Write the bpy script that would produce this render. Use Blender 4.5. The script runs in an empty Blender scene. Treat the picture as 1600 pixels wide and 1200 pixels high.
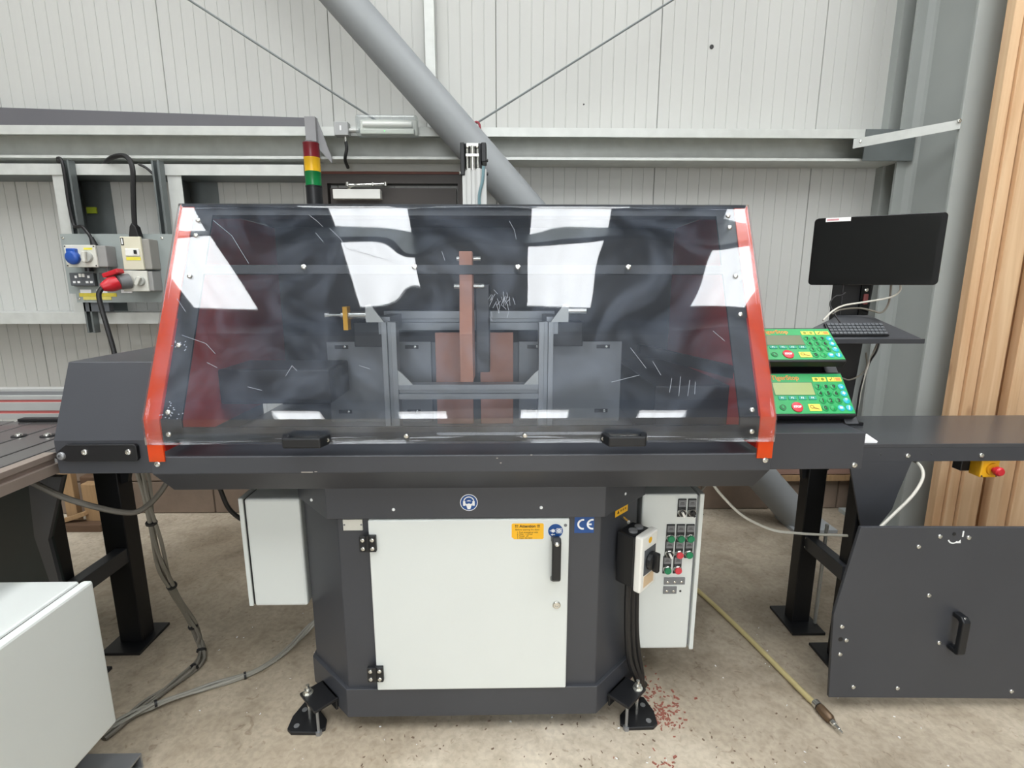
import bpy, bmesh, math, random
from mathutils import Vector, Matrix
random.seed(7)
R = math.radians
S = bpy.context.scene
C = S.collection

# ------------------------------------------------------------------ camera
cd = bpy.data.cameras.new('camera'); cam = bpy.data.objects.new('camera', cd); C.objects.link(cam)
cam.location = (0, 0, 1.45); cam.rotation_euler = (R(79), 0, R(-1.0))
cd.sensor_width = 36; cd.lens = 18; cd.clip_start = .05
S.camera = cam

# ------------------------------------------------------------------ world, exposure, daylight
S.view_settings.view_transform = 'Standard'; S.view_settings.look = 'None'
S.view_settings.gamma = 1; S.view_settings.use_curve_mapping = False
S.view_settings.exposure = 0.3
W = bpy.data.worlds.new('sky'); S.world = W; W.use_nodes = True
bg = W.node_tree.nodes['Background']; bg.inputs[0].default_value = (.80, .88, 1, 1); bg.inputs[1].default_value = 1.0
ROOFLIGHT = 11.0          # radiance of the daylit translucent roof sheets
def area(name, loc, rot, sx, sy, power, col=(1, 1, 1)):
    l = bpy.data.lights.new(name, 'AREA'); l.shape = 'RECTANGLE'; l.size = sx; l.size_y = sy; l.energy = power; l.color = col
    o = bpy.data.objects.new(name, l); C.objects.link(o); o.location = loc; o.rotation_euler = rot; return o
# added front fill, standing for daylight from an unseen doorway behind the camera
area('added_front_fill', (.4, -9.6, 2.2), (R(90), 0, 0), 4.0, 4.0, 210, (.97, .99, 1))

# ------------------------------------------------------------------ materials
def lin(c):
    return tuple(((v / 255) / 12.92 if v <= 10 else (((v / 255) + .055) / 1.055) ** 2.4) for v in c) + (1,)
MATS = {}
def mat(name, col, rough=.5, metal=0, var=.06, scale=6, bump=0, bscale=220, spec=.5, emit=0, stretch=(1, 1, 1), trans=0):
    m = bpy.data.materials.new(name); m.use_nodes = True; nt = m.node_tree; b = nt.nodes['Principled BSDF']
    L = nt.links.new
    col = lin(col)
    tc = nt.nodes.new('ShaderNodeTexCoord'); mp = nt.nodes.new('ShaderNodeMapping'); mp.inputs['Scale'].default_value = stretch
    L(tc.outputs['Object'], mp.inputs[0])
    n = nt.nodes.new('ShaderNodeTexNoise'); n.inputs['Scale'].default_value = scale; n.inputs['Detail'].default_value = 4
    L(mp.outputs[0], n.inputs['Vector'])
    mx = nt.nodes.new('ShaderNodeMixRGB')
    mx.inputs[1].default_value = tuple(max(0, v * (1 - var * 1.6)) for v in col[:3]) + (1,)
    mx.inputs[2].default_value = tuple(min(1, v * (1 + var * 1.6)) for v in col[:3]) + (1,)
    L(n.outputs[0], mx.inputs[0]); L(mx.outputs[0], b.inputs['Base Color'])
    b.inputs['Roughness'].default_value = rough; b.inputs['Metallic'].default_value = metal
    b.inputs['Specular IOR Level'].default_value = spec
    if trans: b.inputs['Transmission Weight'].default_value = trans
    if emit:
        b.inputs['Emission Color'].default_value = col; b.inputs['Emission Strength'].default_value = emit
    if bump:
        n2 = nt.nodes.new('ShaderNodeTexNoise'); n2.inputs['Scale'].default_value = bscale; n2.inputs['Detail'].default_value = 2
        L(mp.outputs[0], n2.inputs['Vector'])
        bp = nt.nodes.new('ShaderNodeBump'); bp.inputs['Strength'].default_value = bump; bp.inputs['Distance'].default_value = .002
        L(n2.outputs[0], bp.inputs['Height']); L(bp.outputs[0], b.inputs['Normal'])
    MATS[name] = m; return m

ANTH = mat('anthracite_powder_coat', (62, 64, 69), .42, 0, .07, 5, .12, 500)
ANTH2 = mat('anthracite_smooth', (56, 58, 62), .36, 0, .08, 3)
BLACKM = mat('black_paint', (20, 21, 24), .45, 0, .1, 6)
BLACKP = mat('black_plastic', (22, 24, 27), .4, 0, .08, 8)
GLOSSB = mat('gloss_black', (10, 11, 13), .12, 0, .05, 5)
DGREEN = mat('shaded_panel_green', (8, 28, 30), .5, 0, .15, 3)  # panel colour darkened for the shade under the infeed table
CREAM = mat('light_grey_enamel', (216, 221, 218), .42, 0, .015, 5, .05, 600)
GREYP = mat('mid_grey_plastic', (120, 122, 124), .5, 0, .05, 8)
LGREYP = mat('pale_grey_plastic', (212, 212, 202), .45, 0, .03, 6)
DGREYP = mat('dark_grey_plastic', (88, 92, 96), .5, 0, .05, 6)
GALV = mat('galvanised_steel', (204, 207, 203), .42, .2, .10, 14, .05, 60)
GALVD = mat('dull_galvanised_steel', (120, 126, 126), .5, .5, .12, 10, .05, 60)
COLM = mat('grey_column_paint', (158, 163, 160), .55, 0, .05, 4, .1, 40)
STRUTM = mat('grey_strut_paint', (138, 142, 144), .5, 0, .08, 2.2, .05, 60)
ALU = mat('anodised_aluminium', (186, 187, 184), .4, .35, .05, 10, 0, 1)
ALUD = mat('dull_aluminium', (150, 152, 154), .4, .6, .06, 10)
CHROME = mat('zinc_bolt', (214, 214, 208), .22, .9, .05, 30)
RUBBER = mat('black_cable_sheath', (26, 26, 27), .5, 0, .1, 12)
GREYCAB = mat('grey_cable_sheath', (124, 120, 110), .5, 0, .1, 12)
WHITECAB = mat('white_cable_sheath', (200, 198, 188), .5, 0, .05, 12)
RED = mat('red_plastic', (196, 36, 48), .35, 0, .08, 8)
PINKRED = mat('red_button', (214, 62, 74), .35, 0, .05, 8)
GREEN = mat('green_button', (16, 128, 84), .35, 0, .05, 8)
KEYG = mat('keypad_green', (20, 156, 82), .4, 0, .04, 6)
KEYGD = mat('key_edge_green', (10, 120, 66), .4, 0, .04, 6)
CYAN = mat('cyan_key', (40, 176, 190), .35, 0, .05, 6)
TEAL = mat('teal_key', (22, 150, 128), .4, 0, .05, 6)
YELLOW = mat('yellow_sticker', (245, 186, 32), .45, 0, .04, 10)
YELP = mat('yellow_plastic', (242, 180, 30), .4, 0, .05, 8)
KEYY = mat('keypad_yellow', (236, 226, 84), .4, 0, .04, 8)
ORANGEINK = mat('orange_ink', (214, 140, 60), .5, 0, .1, 40)
INK = mat('black_ink', (24, 22, 20), .6, 0, 0)
WHITEINK = mat('white_ink', (238, 240, 240), .5, 0, 0)
BLUEINK = mat('blue_sticker', (22, 74, 140), .45, 0, .05, 10)
BLUEP = mat('blue_plastic', (40, 84, 168), .35, 0, .08, 8)
LCDL = mat('lit_lcd', (146, 164, 98), .3, 0, .08, 12)
LCDD = mat('unlit_lcd', (84, 92, 42), .3, 0, .06, 12)
SCREEN = mat('dark_screen', (14, 16, 17), .08, 0, .05, 4)
MDF = mat('brown_mdf', (184, 132, 112), .7, 0, .07, 30, .1, 120)
SILVER = mat('silver_label', (214, 214, 206), .35, .3, .05, 20)
DOORM = mat('dark_brown_door', (66, 60, 56), .5, 0, .08, 6)
DOORF = mat('light_grey_trim', (168, 168, 162), .5, 0, .06, 6)
REDBR = mat('red_brown_seal', (104, 58, 46), .6, 0, .1, 10)
WHITEP = mat('white_plastic', (236, 236, 230), .4, 0, .02, 8)
PAPER = mat('white_paper', (235, 236, 236), .8, 0, .02, 20)
BLOCKM = mat('concrete_block', (128, 112, 98), .9, 0, .14, 9, .5, 60)
BRWOOD = mat('brown_offcut_wood', (158, 128, 92), .75, 0, .14, 5, .1, 60, stretch=(14, 14, 1))
DWOOD = mat('dark_offcut_wood', (92, 70, 52), .8, 0, .14, 6)
STRIPE = mat('red_groove_strip', (182, 96, 92), .5, 0, .05, 10)
BRONZE = mat('aged_brass', (112, 92, 72), .4, .6, .12, 30)
HOSEM = mat('cream_air_hose', (196, 182, 132), .42, 0, .06, 8)
TABLEM = mat('worn_steel_slat', (122, 120, 120), .24, .7, .12, 4, .03, 60, stretch=(1, .2, 1))
LENSR = mat('red_lens', (112, 22, 34), .3, 0, .06, 20)
LENSY = mat('amber_lens', (226, 176, 30), .3, 0, .06, 20)
LENSG = mat('green_lens', (8, 120, 62), .3, 0, .06, 20)
LIME = mat('lime_tag', (190, 208, 60), .5, 0, .08, 30)
ROOFD = mat('roof_liner', (150, 152, 152), .6, 0, .04, 2)
WALLIN = mat('cladding_liner', (150, 150, 146), .55, 0, .03, 1.2)
WALLP = mat('ribbed_cladding_paint', (190, 191, 187), .5, 0, .035, .9, .03, 40, stretch=(3, 3, .35))
JOINT = mat('cladding_joint', (120, 122, 118), .6)
SCREWD = mat('dark_screw', (60, 60, 60), .5)

# wood with grain along Z
def wood(name, col, dark):
    m = bpy.data.materials.new(name); m.use_nodes = True; nt = m.node_tree; b = nt.nodes['Principled BSDF']; L = nt.links.new
    tc = nt.nodes.new('ShaderNodeTexCoord'); mp = nt.nodes.new('ShaderNodeMapping'); mp.inputs['Scale'].default_value = (7, 7, .4)
    oi = nt.nodes.new('ShaderNodeObjectInfo'); L(tc.outputs['Object'], mp.inputs[0])
    ad = nt.nodes.new('ShaderNodeVectorMath'); ad.operation = 'ADD'; L(mp.outputs[0], ad.inputs[0])
    sc = nt.nodes.new('ShaderNodeMath'); sc.operation = 'MULTIPLY'; sc.inputs[1].default_value = 37; L(oi.outputs['Random'], sc.inputs[0]); L(sc.outputs[0], ad.inputs[1])
    n = nt.nodes.new('ShaderNodeTexNoise'); n.inputs['Scale'].default_value = 3; n.inputs['Detail'].default_value = 5; n.inputs['Distortion'].default_value = .6
    L(ad.outputs[0], n.inputs['Vector'])
    r = nt.nodes.new('ShaderNodeValToRGB'); r.color_ramp.elements[0].position = .3; r.color_ramp.elements[1].position = .68
    r.color_ramp.elements[0].color = lin(dark); r.color_ramp.elements[1].color = lin(col); L(n.outputs[0], r.inputs[0])
    # knots
    mp2 = nt.nodes.new('ShaderNodeMapping'); mp2.inputs['Scale'].default_value = (7, 7, 2.6); L(tc.outputs['Object'], mp2.inputs[0])
    ad2 = nt.nodes.new('ShaderNodeVectorMath'); ad2.operation = 'ADD'; L(mp2.outputs[0], ad2.inputs[0]); L(sc.outputs[0], ad2.inputs[1])
    v = nt.nodes.new('ShaderNodeTexVoronoi'); L(ad2.outputs[0], v.inputs['Vector']); v.inputs['Scale'].default_value = 1
    k = nt.nodes.new('ShaderNodeMapRange'); k.inputs[1].default_value = .07; k.inputs[2].default_value = .16; k.inputs[3].default_value = .55; k.inputs[4].default_value = 0
    L(v.outputs['Distance'], k.inputs[0])
    mx = nt.nodes.new('ShaderNodeMixRGB'); L(k.outputs[0], mx.inputs[0]); L(r.outputs[0], mx.inputs[1]); mx.inputs[2].default_value = lin((120, 76, 46))
    L(mx.outputs[0], b.inputs['Base Color']); b.inputs['Roughness'].default_value = .65
    return m
TIMBER = wood('sawn_softwood', (222, 190, 152), (200, 160, 120))

# concrete floor
FLOOR_OFFSET = (5.3, .4, .8)
def concrete():
    m = bpy.data.materials.new('concrete_floor'); m.use_nodes = True; nt = m.node_tree; b = nt.nodes['Principled BSDF']; L = nt.links.new
    tc0 = nt.nodes.new('ShaderNodeTexCoord'); tc = nt.nodes.new('ShaderNodeMapping'); tc.inputs['Location'].default_value = FLOOR_OFFSET; L(tc0.outputs['Object'], tc.inputs[0])
    def noise(s, d, dist=0):
        n = nt.nodes.new('ShaderNodeTexNoise'); n.inputs['Scale'].default_value = s; n.inputs['Detail'].default_value = d; n.inputs['Distortion'].default_value = dist
        L(tc.outputs[0], n.inputs['Vector']); return n.outputs[0]
    def ramp(src, stops):
        r = nt.nodes.new('ShaderNodeValToRGB'); el = r.color_ramp.elements
        for i, (p, c) in enumerate(stops):
            e = el[i] if i < 2 else el.new(p); e.position = p; e.color = c
        L(src, r.inputs[0]); return r.outputs[0]
    base = ramp(noise(.62, 7, .5), [(.34, lin((130, 119, 104))), (.48, lin((180, 169, 151))), (.62, lin((214, 204, 186)))])
    mid = ramp(noise(7, 7, 1.0), [(.34, (.70, .67, .63, 1)), (.55, (1, 1, 1, 1))])
    fine = ramp(noise(55, 5, .4), [(.34, (.68, .66, .63, 1)), (.6, (1.07, 1.06, 1.04, 1))])
    pit = ramp(noise(20, 3, 2.0), [(.30, (.5, .42, .36, 1)), (.37, (1, 1, 1, 1))])
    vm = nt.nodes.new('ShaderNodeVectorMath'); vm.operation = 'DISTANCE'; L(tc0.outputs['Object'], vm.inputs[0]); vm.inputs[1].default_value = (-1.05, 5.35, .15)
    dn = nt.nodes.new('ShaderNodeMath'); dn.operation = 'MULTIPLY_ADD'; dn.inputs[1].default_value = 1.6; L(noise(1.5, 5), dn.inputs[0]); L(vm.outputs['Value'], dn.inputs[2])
    dirt_shade = ramp(dn.outputs[0], [(.75, (.62, .58, .53, 1)), (1.0, (1, 1, 1, 1))])   # dirty patch with the shade around the left table painted in
    dr_ = dirt_shade.node; sc1 = nt.nodes.new('ShaderNodeMath'); sc1.operation = 'MULTIPLY'; sc1.inputs[1].default_value = .46; L(dn.outputs[0], sc1.inputs[0]); L(sc1.outputs[0], dr_.inputs[0])
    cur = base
    for src, f_ in ((mid, .6), (fine, .45), (pit, .5), (dirt_shade, .8)):
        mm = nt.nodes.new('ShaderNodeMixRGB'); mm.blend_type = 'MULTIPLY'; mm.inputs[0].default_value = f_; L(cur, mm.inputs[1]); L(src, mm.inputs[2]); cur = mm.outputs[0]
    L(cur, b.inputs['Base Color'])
    rr = nt.nodes.new('ShaderNodeMapRange'); rr.inputs[3].default_value = .45; rr.inputs[4].default_value = .8; L(noise(3, 4), rr.inputs[0]); L(rr.outputs[0], b.inputs['Roughness'])
    bp = nt.nodes.new('ShaderNodeBump'); bp.inputs['Strength'].default_value = .35; bp.inputs['Distance'].default_value = .004; L(noise(45, 6), bp.inputs['Height']); L(bp.outputs[0], b.inputs['Normal'])
    return m
CONC = concrete()

# scratched clear polycarbonate (reflection by facing, slight haze)
def clear(name, tint, haze=.04, scratch=.10, rough=.02):
    m = bpy.data.materials.new(name); m.use_nodes = True; nt = m.node_tree; nt.nodes.clear(); L = nt.links.new
    out = nt.nodes.new('ShaderNodeOutputMaterial')
    tr = nt.nodes.new('ShaderNodeBsdfTransparent'); tr.inputs[0].default_value = tint + (1,)
    gl = nt.nodes.new('ShaderNodeBsdfGlossy'); gl.inputs['Roughness'].default_value = rough
    df = nt.nodes.new('ShaderNodeBsdfDiffuse'); df.inputs[0].default_value = (.55, .64, .80, 1)  # bluish haze colour carries the tint of the roof reflection
    lw = nt.nodes.new('ShaderNodeLayerWeight'); lw.inputs[0].default_value = .5
    p5 = nt.nodes.new('ShaderNodeMath'); p5.operation = 'POWER'; p5.inputs[1].default_value = 5; L(lw.outputs['Facing'], p5.inputs[0])
    ma = nt.nodes.new('ShaderNodeMath'); ma.operation = 'MULTIPLY_ADD'; ma.inputs[1].default_value = .9; ma.inputs[2].default_value = .05; L(p5.outputs[0], ma.inputs[0])
    tc = nt.nodes.new('ShaderNodeTexCoord')
    n = nt.nodes.new('ShaderNodeTexNoise'); n.inputs['Scale'].default_value = 4; n.inputs['Detail'].default_value = 6; n.inputs['Distortion'].default_value = 2.5
    L(tc.outputs['Object'], n.inputs['Vector'])
    mr = nt.nodes.new('ShaderNodeMapRange'); mr.inputs[1].default_value = .42; mr.inputs[2].default_value = .75; mr.inputs[3].default_value = haze; mr.inputs[4].default_value = haze + scratch
    L(n.outputs[0], mr.inputs[0])
    m1 = nt.nodes.new('ShaderNodeMixShader'); L(mr.outputs[0], m1.inputs[0]); L(tr.outputs[0], m1.inputs[1]); L(df.outputs[0], m1.inputs[2])
    m2 = nt.nodes.new('ShaderNodeMixShader'); L(ma.outputs[0], m2.inputs[0]); L(m1.outputs[0], m2.inputs[1]); L(gl.outputs[0], m2.inputs[2])
    L(m2.outputs[0], out.inputs[0]); return m
HOODM = clear('scratched_polycarbonate', (.93, .945, .96), .016, .05)
LAMPCLR = clear('clear_lamp_cover', (.97, .98, .97), .06, .03, .05)

# fluorescent orange acrylic: diffuse, translucent, a little gloss
def acrylic():
    m = bpy.data.materials.new('fluorescent_orange_acrylic'); m.use_nodes = True; nt = m.node_tree; nt.nodes.clear(); L = nt.links.new
    out = nt.nodes.new('ShaderNodeOutputMaterial')
    df = nt.nodes.new('ShaderNodeBsdfDiffuse'); df.inputs[0].default_value = lin((248, 94, 40))
    tl = nt.nodes.new('ShaderNodeBsdfTranslucent'); tl.inputs[0].default_value = lin((250, 96, 50))
    gl = nt.nodes.new('ShaderNodeBsdfGlossy'); gl.inputs['Roughness'].default_value = .1
    lw = nt.nodes.new('ShaderNodeLayerWeight'); lw.inputs[0].default_value = .5
    p5 = nt.nodes.new('ShaderNodeMath'); p5.operation = 'POWER'; p5.inputs[1].default_value = 5; L(lw.outputs['Facing'], p5.inputs[0])
    ma = nt.nodes.new('ShaderNodeMath'); ma.operation = 'MULTIPLY_ADD'; ma.inputs[1].default_value = .8; ma.inputs[2].default_value = .05; L(p5.outputs[0], ma.inputs[0])
    n = nt.nodes.new('ShaderNodeTexNoise'); n.inputs['Scale'].default_value = 7
    mr = nt.nodes.new('ShaderNodeMapRange'); mr.inputs[3].default_value = .35; mr.inputs[4].default_value = .55; L(n.outputs[0], mr.inputs[0])
    m1 = nt.nodes.new('ShaderNodeMixShader'); L(mr.outputs[0], m1.inputs[0]); L(df.outputs[0], m1.inputs[1]); L(tl.outputs[0], m1.inputs[2])
    m2 = nt.nodes.new('ShaderNodeMixShader'); L(ma.outputs[0], m2.inputs[0]); L(m1.outputs[0], m2.inputs[1]); L(gl.outputs[0], m2.inputs[2])
    L(m2.outputs[0], out.inputs[0]); return m
ORANGE = acrylic()

SHADEDSHEET = mat('shaded_orange_acrylic', (178, 44, 34), .35, 0, .12, 5)  # the orange acrylic again, darkened for the dim hood interior
TABTOP = mat('satin_table_paint', (66, 68, 72), .24, 0, .05, 3, .02, 300)
def emitter(name, col, strength):
    m = bpy.data.materials.new(name); m.use_nodes = True; nt = m.node_tree; nt.nodes.clear(); L = nt.links.new
    out = nt.nodes.new('ShaderNodeOutputMaterial'); e = nt.nodes.new('ShaderNodeEmission'); e.inputs[1].default_value = strength
    tc = nt.nodes.new('ShaderNodeTexCoord'); mp = nt.nodes.new('ShaderNodeMapping'); mp.inputs['Scale'].default_value = (6, .5, 1); L(tc.outputs['Object'], mp.inputs[0])
    n = nt.nodes.new('ShaderNodeTexNoise'); n.inputs['Scale'].default_value = 1.5; L(mp.outputs[0], n.inputs['Vector'])
    r = nt.nodes.new('ShaderNodeValToRGB'); r.color_ramp.elements[0].position = .3; r.color_ramp.elements[0].color = tuple(v * .82 for v in col) + (1,)
    r.color_ramp.elements[1].position = .7; r.color_ramp.elements[1].color = col + (1,); L(n.outputs[0], r.inputs[0]); L(r.outputs[0], e.inputs[0])
    L(e.outputs[0], out.inputs[0]); return m
RLM = emitter('daylit_translucent_sheet', (.975, .99, 1), ROOFLIGHT)

# ------------------------------------------------------------------ builders
WC = {}
def wo(o): return WC.get(o.name, Vector((0, 0, 0)))
class MB:
    def __init__(s, m=None): s.bm = bmesh.new(); s.m = m or Matrix()
    def v(s, p): return s.bm.verts.new(s.m @ Vector(p))
    def face(s, pts): return s.bm.faces.new([s.v(p) for p in pts])
    def box(s, x0, x1, y0, y1, z0, z1):
        return s.prism([(x0, y0), (x1, y0), (x1, y1), (x0, y1)], 'z', z0, z1)
    def prism(s, pts, ax, a0, a1):
        f = {'x': lambda p, a: (a, p[0], p[1]), 'y': lambda p, a: (p[0], a, p[1]), 'z': lambda p, a: (p[0], p[1], a)}[ax]
        A = [s.v(f(p, a0)) for p in pts]; B = [s.v(f(p, a1)) for p in pts]; n = len(pts)
        s.bm.faces.new(A); s.bm.faces.new(B[::-1])
        for i in range(n): s.bm.faces.new([A[i], B[i], B[(i + 1) % n], A[(i + 1) % n]])
        return s
    def loft(s, A, B):
        A = [s.v(p) for p in A]; B = [s.v(p) for p in B]; n = len(A)
        s.bm.faces.new(A); s.bm.faces.new(B[::-1])
        for i in range(n): s.bm.faces.new([A[i], B[i], B[(i + 1) % n], A[(i + 1) % n]])
        return s
    def cyl(s, p0, p1, r0, r1=None, n=14):
        return s.tube([p0, p1], [r0, r0 if r1 is None else r1], n)
    def tube(s, pts, r, n=8, smooth=0):
        pts = [Vector(p) for p in pts]
        if smooth: pts = spline(pts, smooth)
        rs = r if isinstance(r, (list, tuple)) else [r] * len(pts)
        rings = []; up = None
        for i, p in enumerate(pts):
            t = (pts[min(i + 1, len(pts) - 1)] - pts[max(i - 1, 0)])
            if t.length < 1e-9: t = Vector((0, 0, 1))
            t.normalize()
            if up is None: up = Vector((0, 0, 1)) if abs(t.z) < .9 else Vector((0, 1, 0))
            a = t.cross(up)
            if a.length < 1e-4: a = t.cross(Vector((1, 0, 0)))
            a.normalize(); b = a.cross(t).normalized(); up = b
            rings.append([s.v(p + a * (rs[i] * math.cos(2 * math.pi * k / n)) + b * (rs[i] * math.sin(2 * math.pi * k / n))) for k in range(n)])
        for i in range(len(rings) - 1):
            for k in range(n): s.bm.faces.new([rings[i][k], rings[i][(k + 1) % n], rings[i + 1][(k + 1) % n], rings[i + 1][k]])
        s.bm.faces.new(rings[0][::-1]); s.bm.faces.new(rings[-1])
        return s
    def rev(s, c, ax, prof, n=20):   # prof: [(offset along ax, radius)]
        c = Vector(c); ax = Vector(ax).normalized()
        pts = [c + ax * o for o, _ in prof]; a = ax.orthogonal().normalized(); b = ax.cross(a)
        rings = [[s.v(p + a * (r * math.cos(2 * math.pi * k / n)) + b * (r * math.sin(2 * math.pi * k / n))) for k in range(n)] for p, (_, r) in zip(pts, prof)]
        for i in range(len(rings) - 1):
            for k in range(n): s.bm.faces.new([rings[i][k], rings[i][(k + 1) % n], rings[i + 1][(k + 1) % n], rings[i + 1][k]])
        s.bm.faces.new(rings[0][::-1]); s.bm.faces.new(rings[-1])
        return s
    def disc(s, c, u, w, r, t, n=24, r_in=0, a0=0, a1=360):   # flat disc / ring / arc standing t proud of its plane
        c, u, w = Vector(c), Vector(u).normalized(), Vector(w).normalized(); nn = u.cross(w)
        full = a1 - a0 >= 360
        K = n if full else n + 1
        def ring(rad, off): return [s.v(c + nn * off + u * rad * math.cos(R(a0 + (a1 - a0) * k / n)) + w * rad * math.sin(R(a0 + (a1 - a0) * k / n))) for k in range(K)]
        o = ring(r, t); ob = ring(r, 0)
        if r_in:
            i = ring(r_in, t); ib = ring(r_in, 0)
            for k in range(n):
                j = (k + 1) % K
                s.bm.faces.new([o[k], o[j], i[j], i[k]]); s.bm.faces.new([ob[k], ob[j], o[j], o[k]]); s.bm.faces.new([i[k], i[j], ib[j], ib[k]])
        else:
            s.bm.faces.new(o)
            for k in range(n):
                j = (k + 1) % K
                s.bm.faces.new([ob[k], ob[j], o[j], o[k]])
        return s
def spline(P, k):
    out = []
    Q = [P[0] * 2 - P[1]] + P + [P[-1] * 2 - P[-2]]
    for i in range(1, len(Q) - 2):
        for j in range(k):
            t = j / k; a, b, c, d = Q[i - 1], Q[i], Q[i + 1], Q[i + 2]
            out.append(.5 * ((2 * b) + (c - a) * t + (2 * a - 5 * b + 4 * c - d) * t * t + (3 * b - a - 3 * c + d) * t ** 3))
    out.append(P[-1]); return out

def build(name, mb, m, parent=None, bev=0, smooth=False, seg=2, sharp=38):
    bm = mb.bm; bmesh.ops.recalc_face_normals(bm, faces=bm.faces[:])
    me = bpy.data.meshes.new(name)
    xs = [v.co for v in bm.verts]
    c = Vector(((min(v.x for v in xs) + max(v.x for v in xs)) / 2, (min(v.y for v in xs) + max(v.y for v in xs)) / 2, min(v.z for v in xs)))
    for v in bm.verts: v.co -= c
    bm.to_mesh(me); bm.free(); me.materials.append(m)
    if smooth:
        me.shade_smooth(); me.set_sharp_from_angle(angle=R(sharp))
    o = bpy.data.objects.new(name, me); C.objects.link(o)
    o.location = c - (wo(parent) if parent else Vector((0, 0, 0))); o.parent = parent; WC[o.name] = c
    if bev:
        b = o.modifiers.new('bevel', 'BEVEL'); b.width = bev; b.segments = seg; b.limit_method = 'ANGLE'; b.angle_limit = R(40)
    return o
def tag(o, label, cat, group=None, kind=None):
    o['label'] = label; o['category'] = cat
    if group: o['group'] = group
    if kind: o['kind'] = kind
    return o
def thing(name, loc, label, cat, group=None):
    o = bpy.data.objects.new(name, None); o.empty_display_size = .05; C.objects.link(o); o.location = loc; WC[o.name] = Vector(loc)
    return tag(o, label, cat, group)
def struct(o): o['kind'] = 'structure'; return o
def bx(name, x0, x1, y0, y1, z0, z1, m, parent=None, bev=0): return build(name, MB().box(x0, x1, y0, y1, z0, z1), m, parent, bev)

BOLT = {}
def bolt(parent, p, n=(0, -1, 0), r=.0075, name='bolt', m=None):   # button head bolt with a socket, shared mesh
    m = m or CHROME; key = (round(r, 4), m.name)
    if key not in BOLT:
        mb = MB(); mb.rev((0, 0, 0), (0, 0, 1), [(-.002, r), (r * .18, r), (r * .45, r * .86), (r * .62, r * .48), (r * .62, r * .42), (r * .3, r * .38)], 14)
        bmesh.ops.recalc_face_normals(mb.bm, faces=mb.bm.faces[:])
        me = bpy.data.meshes.new('bolt'); mb.bm.to_mesh(me); mb.bm.free(); me.materials.append(m); me.shade_smooth(); me.set_sharp_from_angle(angle=R(35)); BOLT[key] = me
    o = bpy.data.objects.new(name, BOLT[key]); C.objects.link(o); o.parent = parent
    o.location = Vector(p) - (wo(parent) if parent else Vector()); o.rotation_euler = Vector(n).to_track_quat('Z', 'Y').to_euler(); WC[o.name] = Vector(p); return o
def basis(o, u, w):   # matrix with x along u, y along w, z out of the plane
    u = Vector(u).normalized(); w = Vector(w).normalized(); n = u.cross(w)
    return Matrix(((u.x, w.x, n.x, o[0]), (u.y, w.y, n.y, o[1]), (u.z, w.z, n.z, o[2]), (0, 0, 0, 1)))
def text(name, body, size, m, parent, M, align='CENTER', bold=0, sx=1):
    cu = bpy.data.curves.new(name, 'FONT'); cu.body = body; cu.size = size; cu.align_x = align; cu.align_y = 'CENTER'; cu.extrude = .0002; cu.offset = bold; cu.resolution_u = 3
    t = bpy.data.objects.new('tmp', cu); C.objects.link(t); bpy.context.view_layer.update()
    me = bpy.data.meshes.new_from_object(t.evaluated_get(bpy.context.evaluated_depsgraph_get())); bpy.data.objects.remove(t)
    me.transform(M @ Matrix.Scale(sx, 4, (1, 0, 0))); me.materials.clear(); me.materials.append(m)
    xs = [v.co for v in me.vertices]
    c = Vector(((min(v.x for v in xs) + max(v.x for v in xs)) / 2, (min(v.y for v in xs) + max(v.y for v in xs)) / 2, min(v.z for v in xs)))
    me.transform(Matrix.Translation(-c)); me.name = name
    o = bpy.data.objects.new(name, me); C.objects.link(o); o.parent = parent; o.location = c - wo(parent); WC[o.name] = c; return o
FRONT = lambda x, y, z: basis((x, y, z), (1, 0, 0), (0, 0, 1))    # plane facing the camera side (-Y)

# ================================================================== BUILDING SHELL
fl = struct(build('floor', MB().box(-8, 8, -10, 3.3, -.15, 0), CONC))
wb = struct(build('wall_back', MB().box(-8, 8, 3.215, 3.3, 0, 4.9), WALLIN))
# ribbed wall panels, one metre wide, shallow grooves every 66 mm
def panel_mesh(w, h):
    mb = MB(); n = int(round(w / .0665)); p = w / n; prof = []
    x = 0; prof.append((0.0, .012))
    prof.append((.003, 0.0))
    for i in range(1, n):
        c = i * p; prof += [(c - .003, 0), (c - .0015, .003), (c + .0015, .003), (c + .003, 0)]
    prof += [(w - .003, 0), (w, .012)]
    A = [mb.v((x, y, 0)) for x, y in prof]; B = [mb.v((x, y, h)) for x, y in prof]
    for i in range(len(A) - 1): mb.bm.faces.new([A[i], A[i + 1], B[i + 1], B[i]])
    me = bpy.data.meshes.new('panel'); bmesh.ops.recalc_face_normals(mb.bm, faces=mb.bm.faces[:]); mb.bm.to_mesh(me); mb.bm.free()
    return me
pw = .935
pm = panel_mesh(pw, 4.42); pm.materials.append(WALLP)
if pm.polygons[2].normal.y > 0: pm.flip_normals()
for k in range(-6, 7):
    o = bpy.data.objects.new('panel', pm); C.objects.link(o); o.parent = wb; o.location = Vector((-.035 + k * pw, 3.2, .43)) - wo(wb)
bolt(wb, (1.19, 3.2, 2.775), r=.012, name='fixing', m=SCREWD)
bolt(wb, (.47, 3.2, 2.47), r=.005, name='fixing', m=SCREWD)
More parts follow.
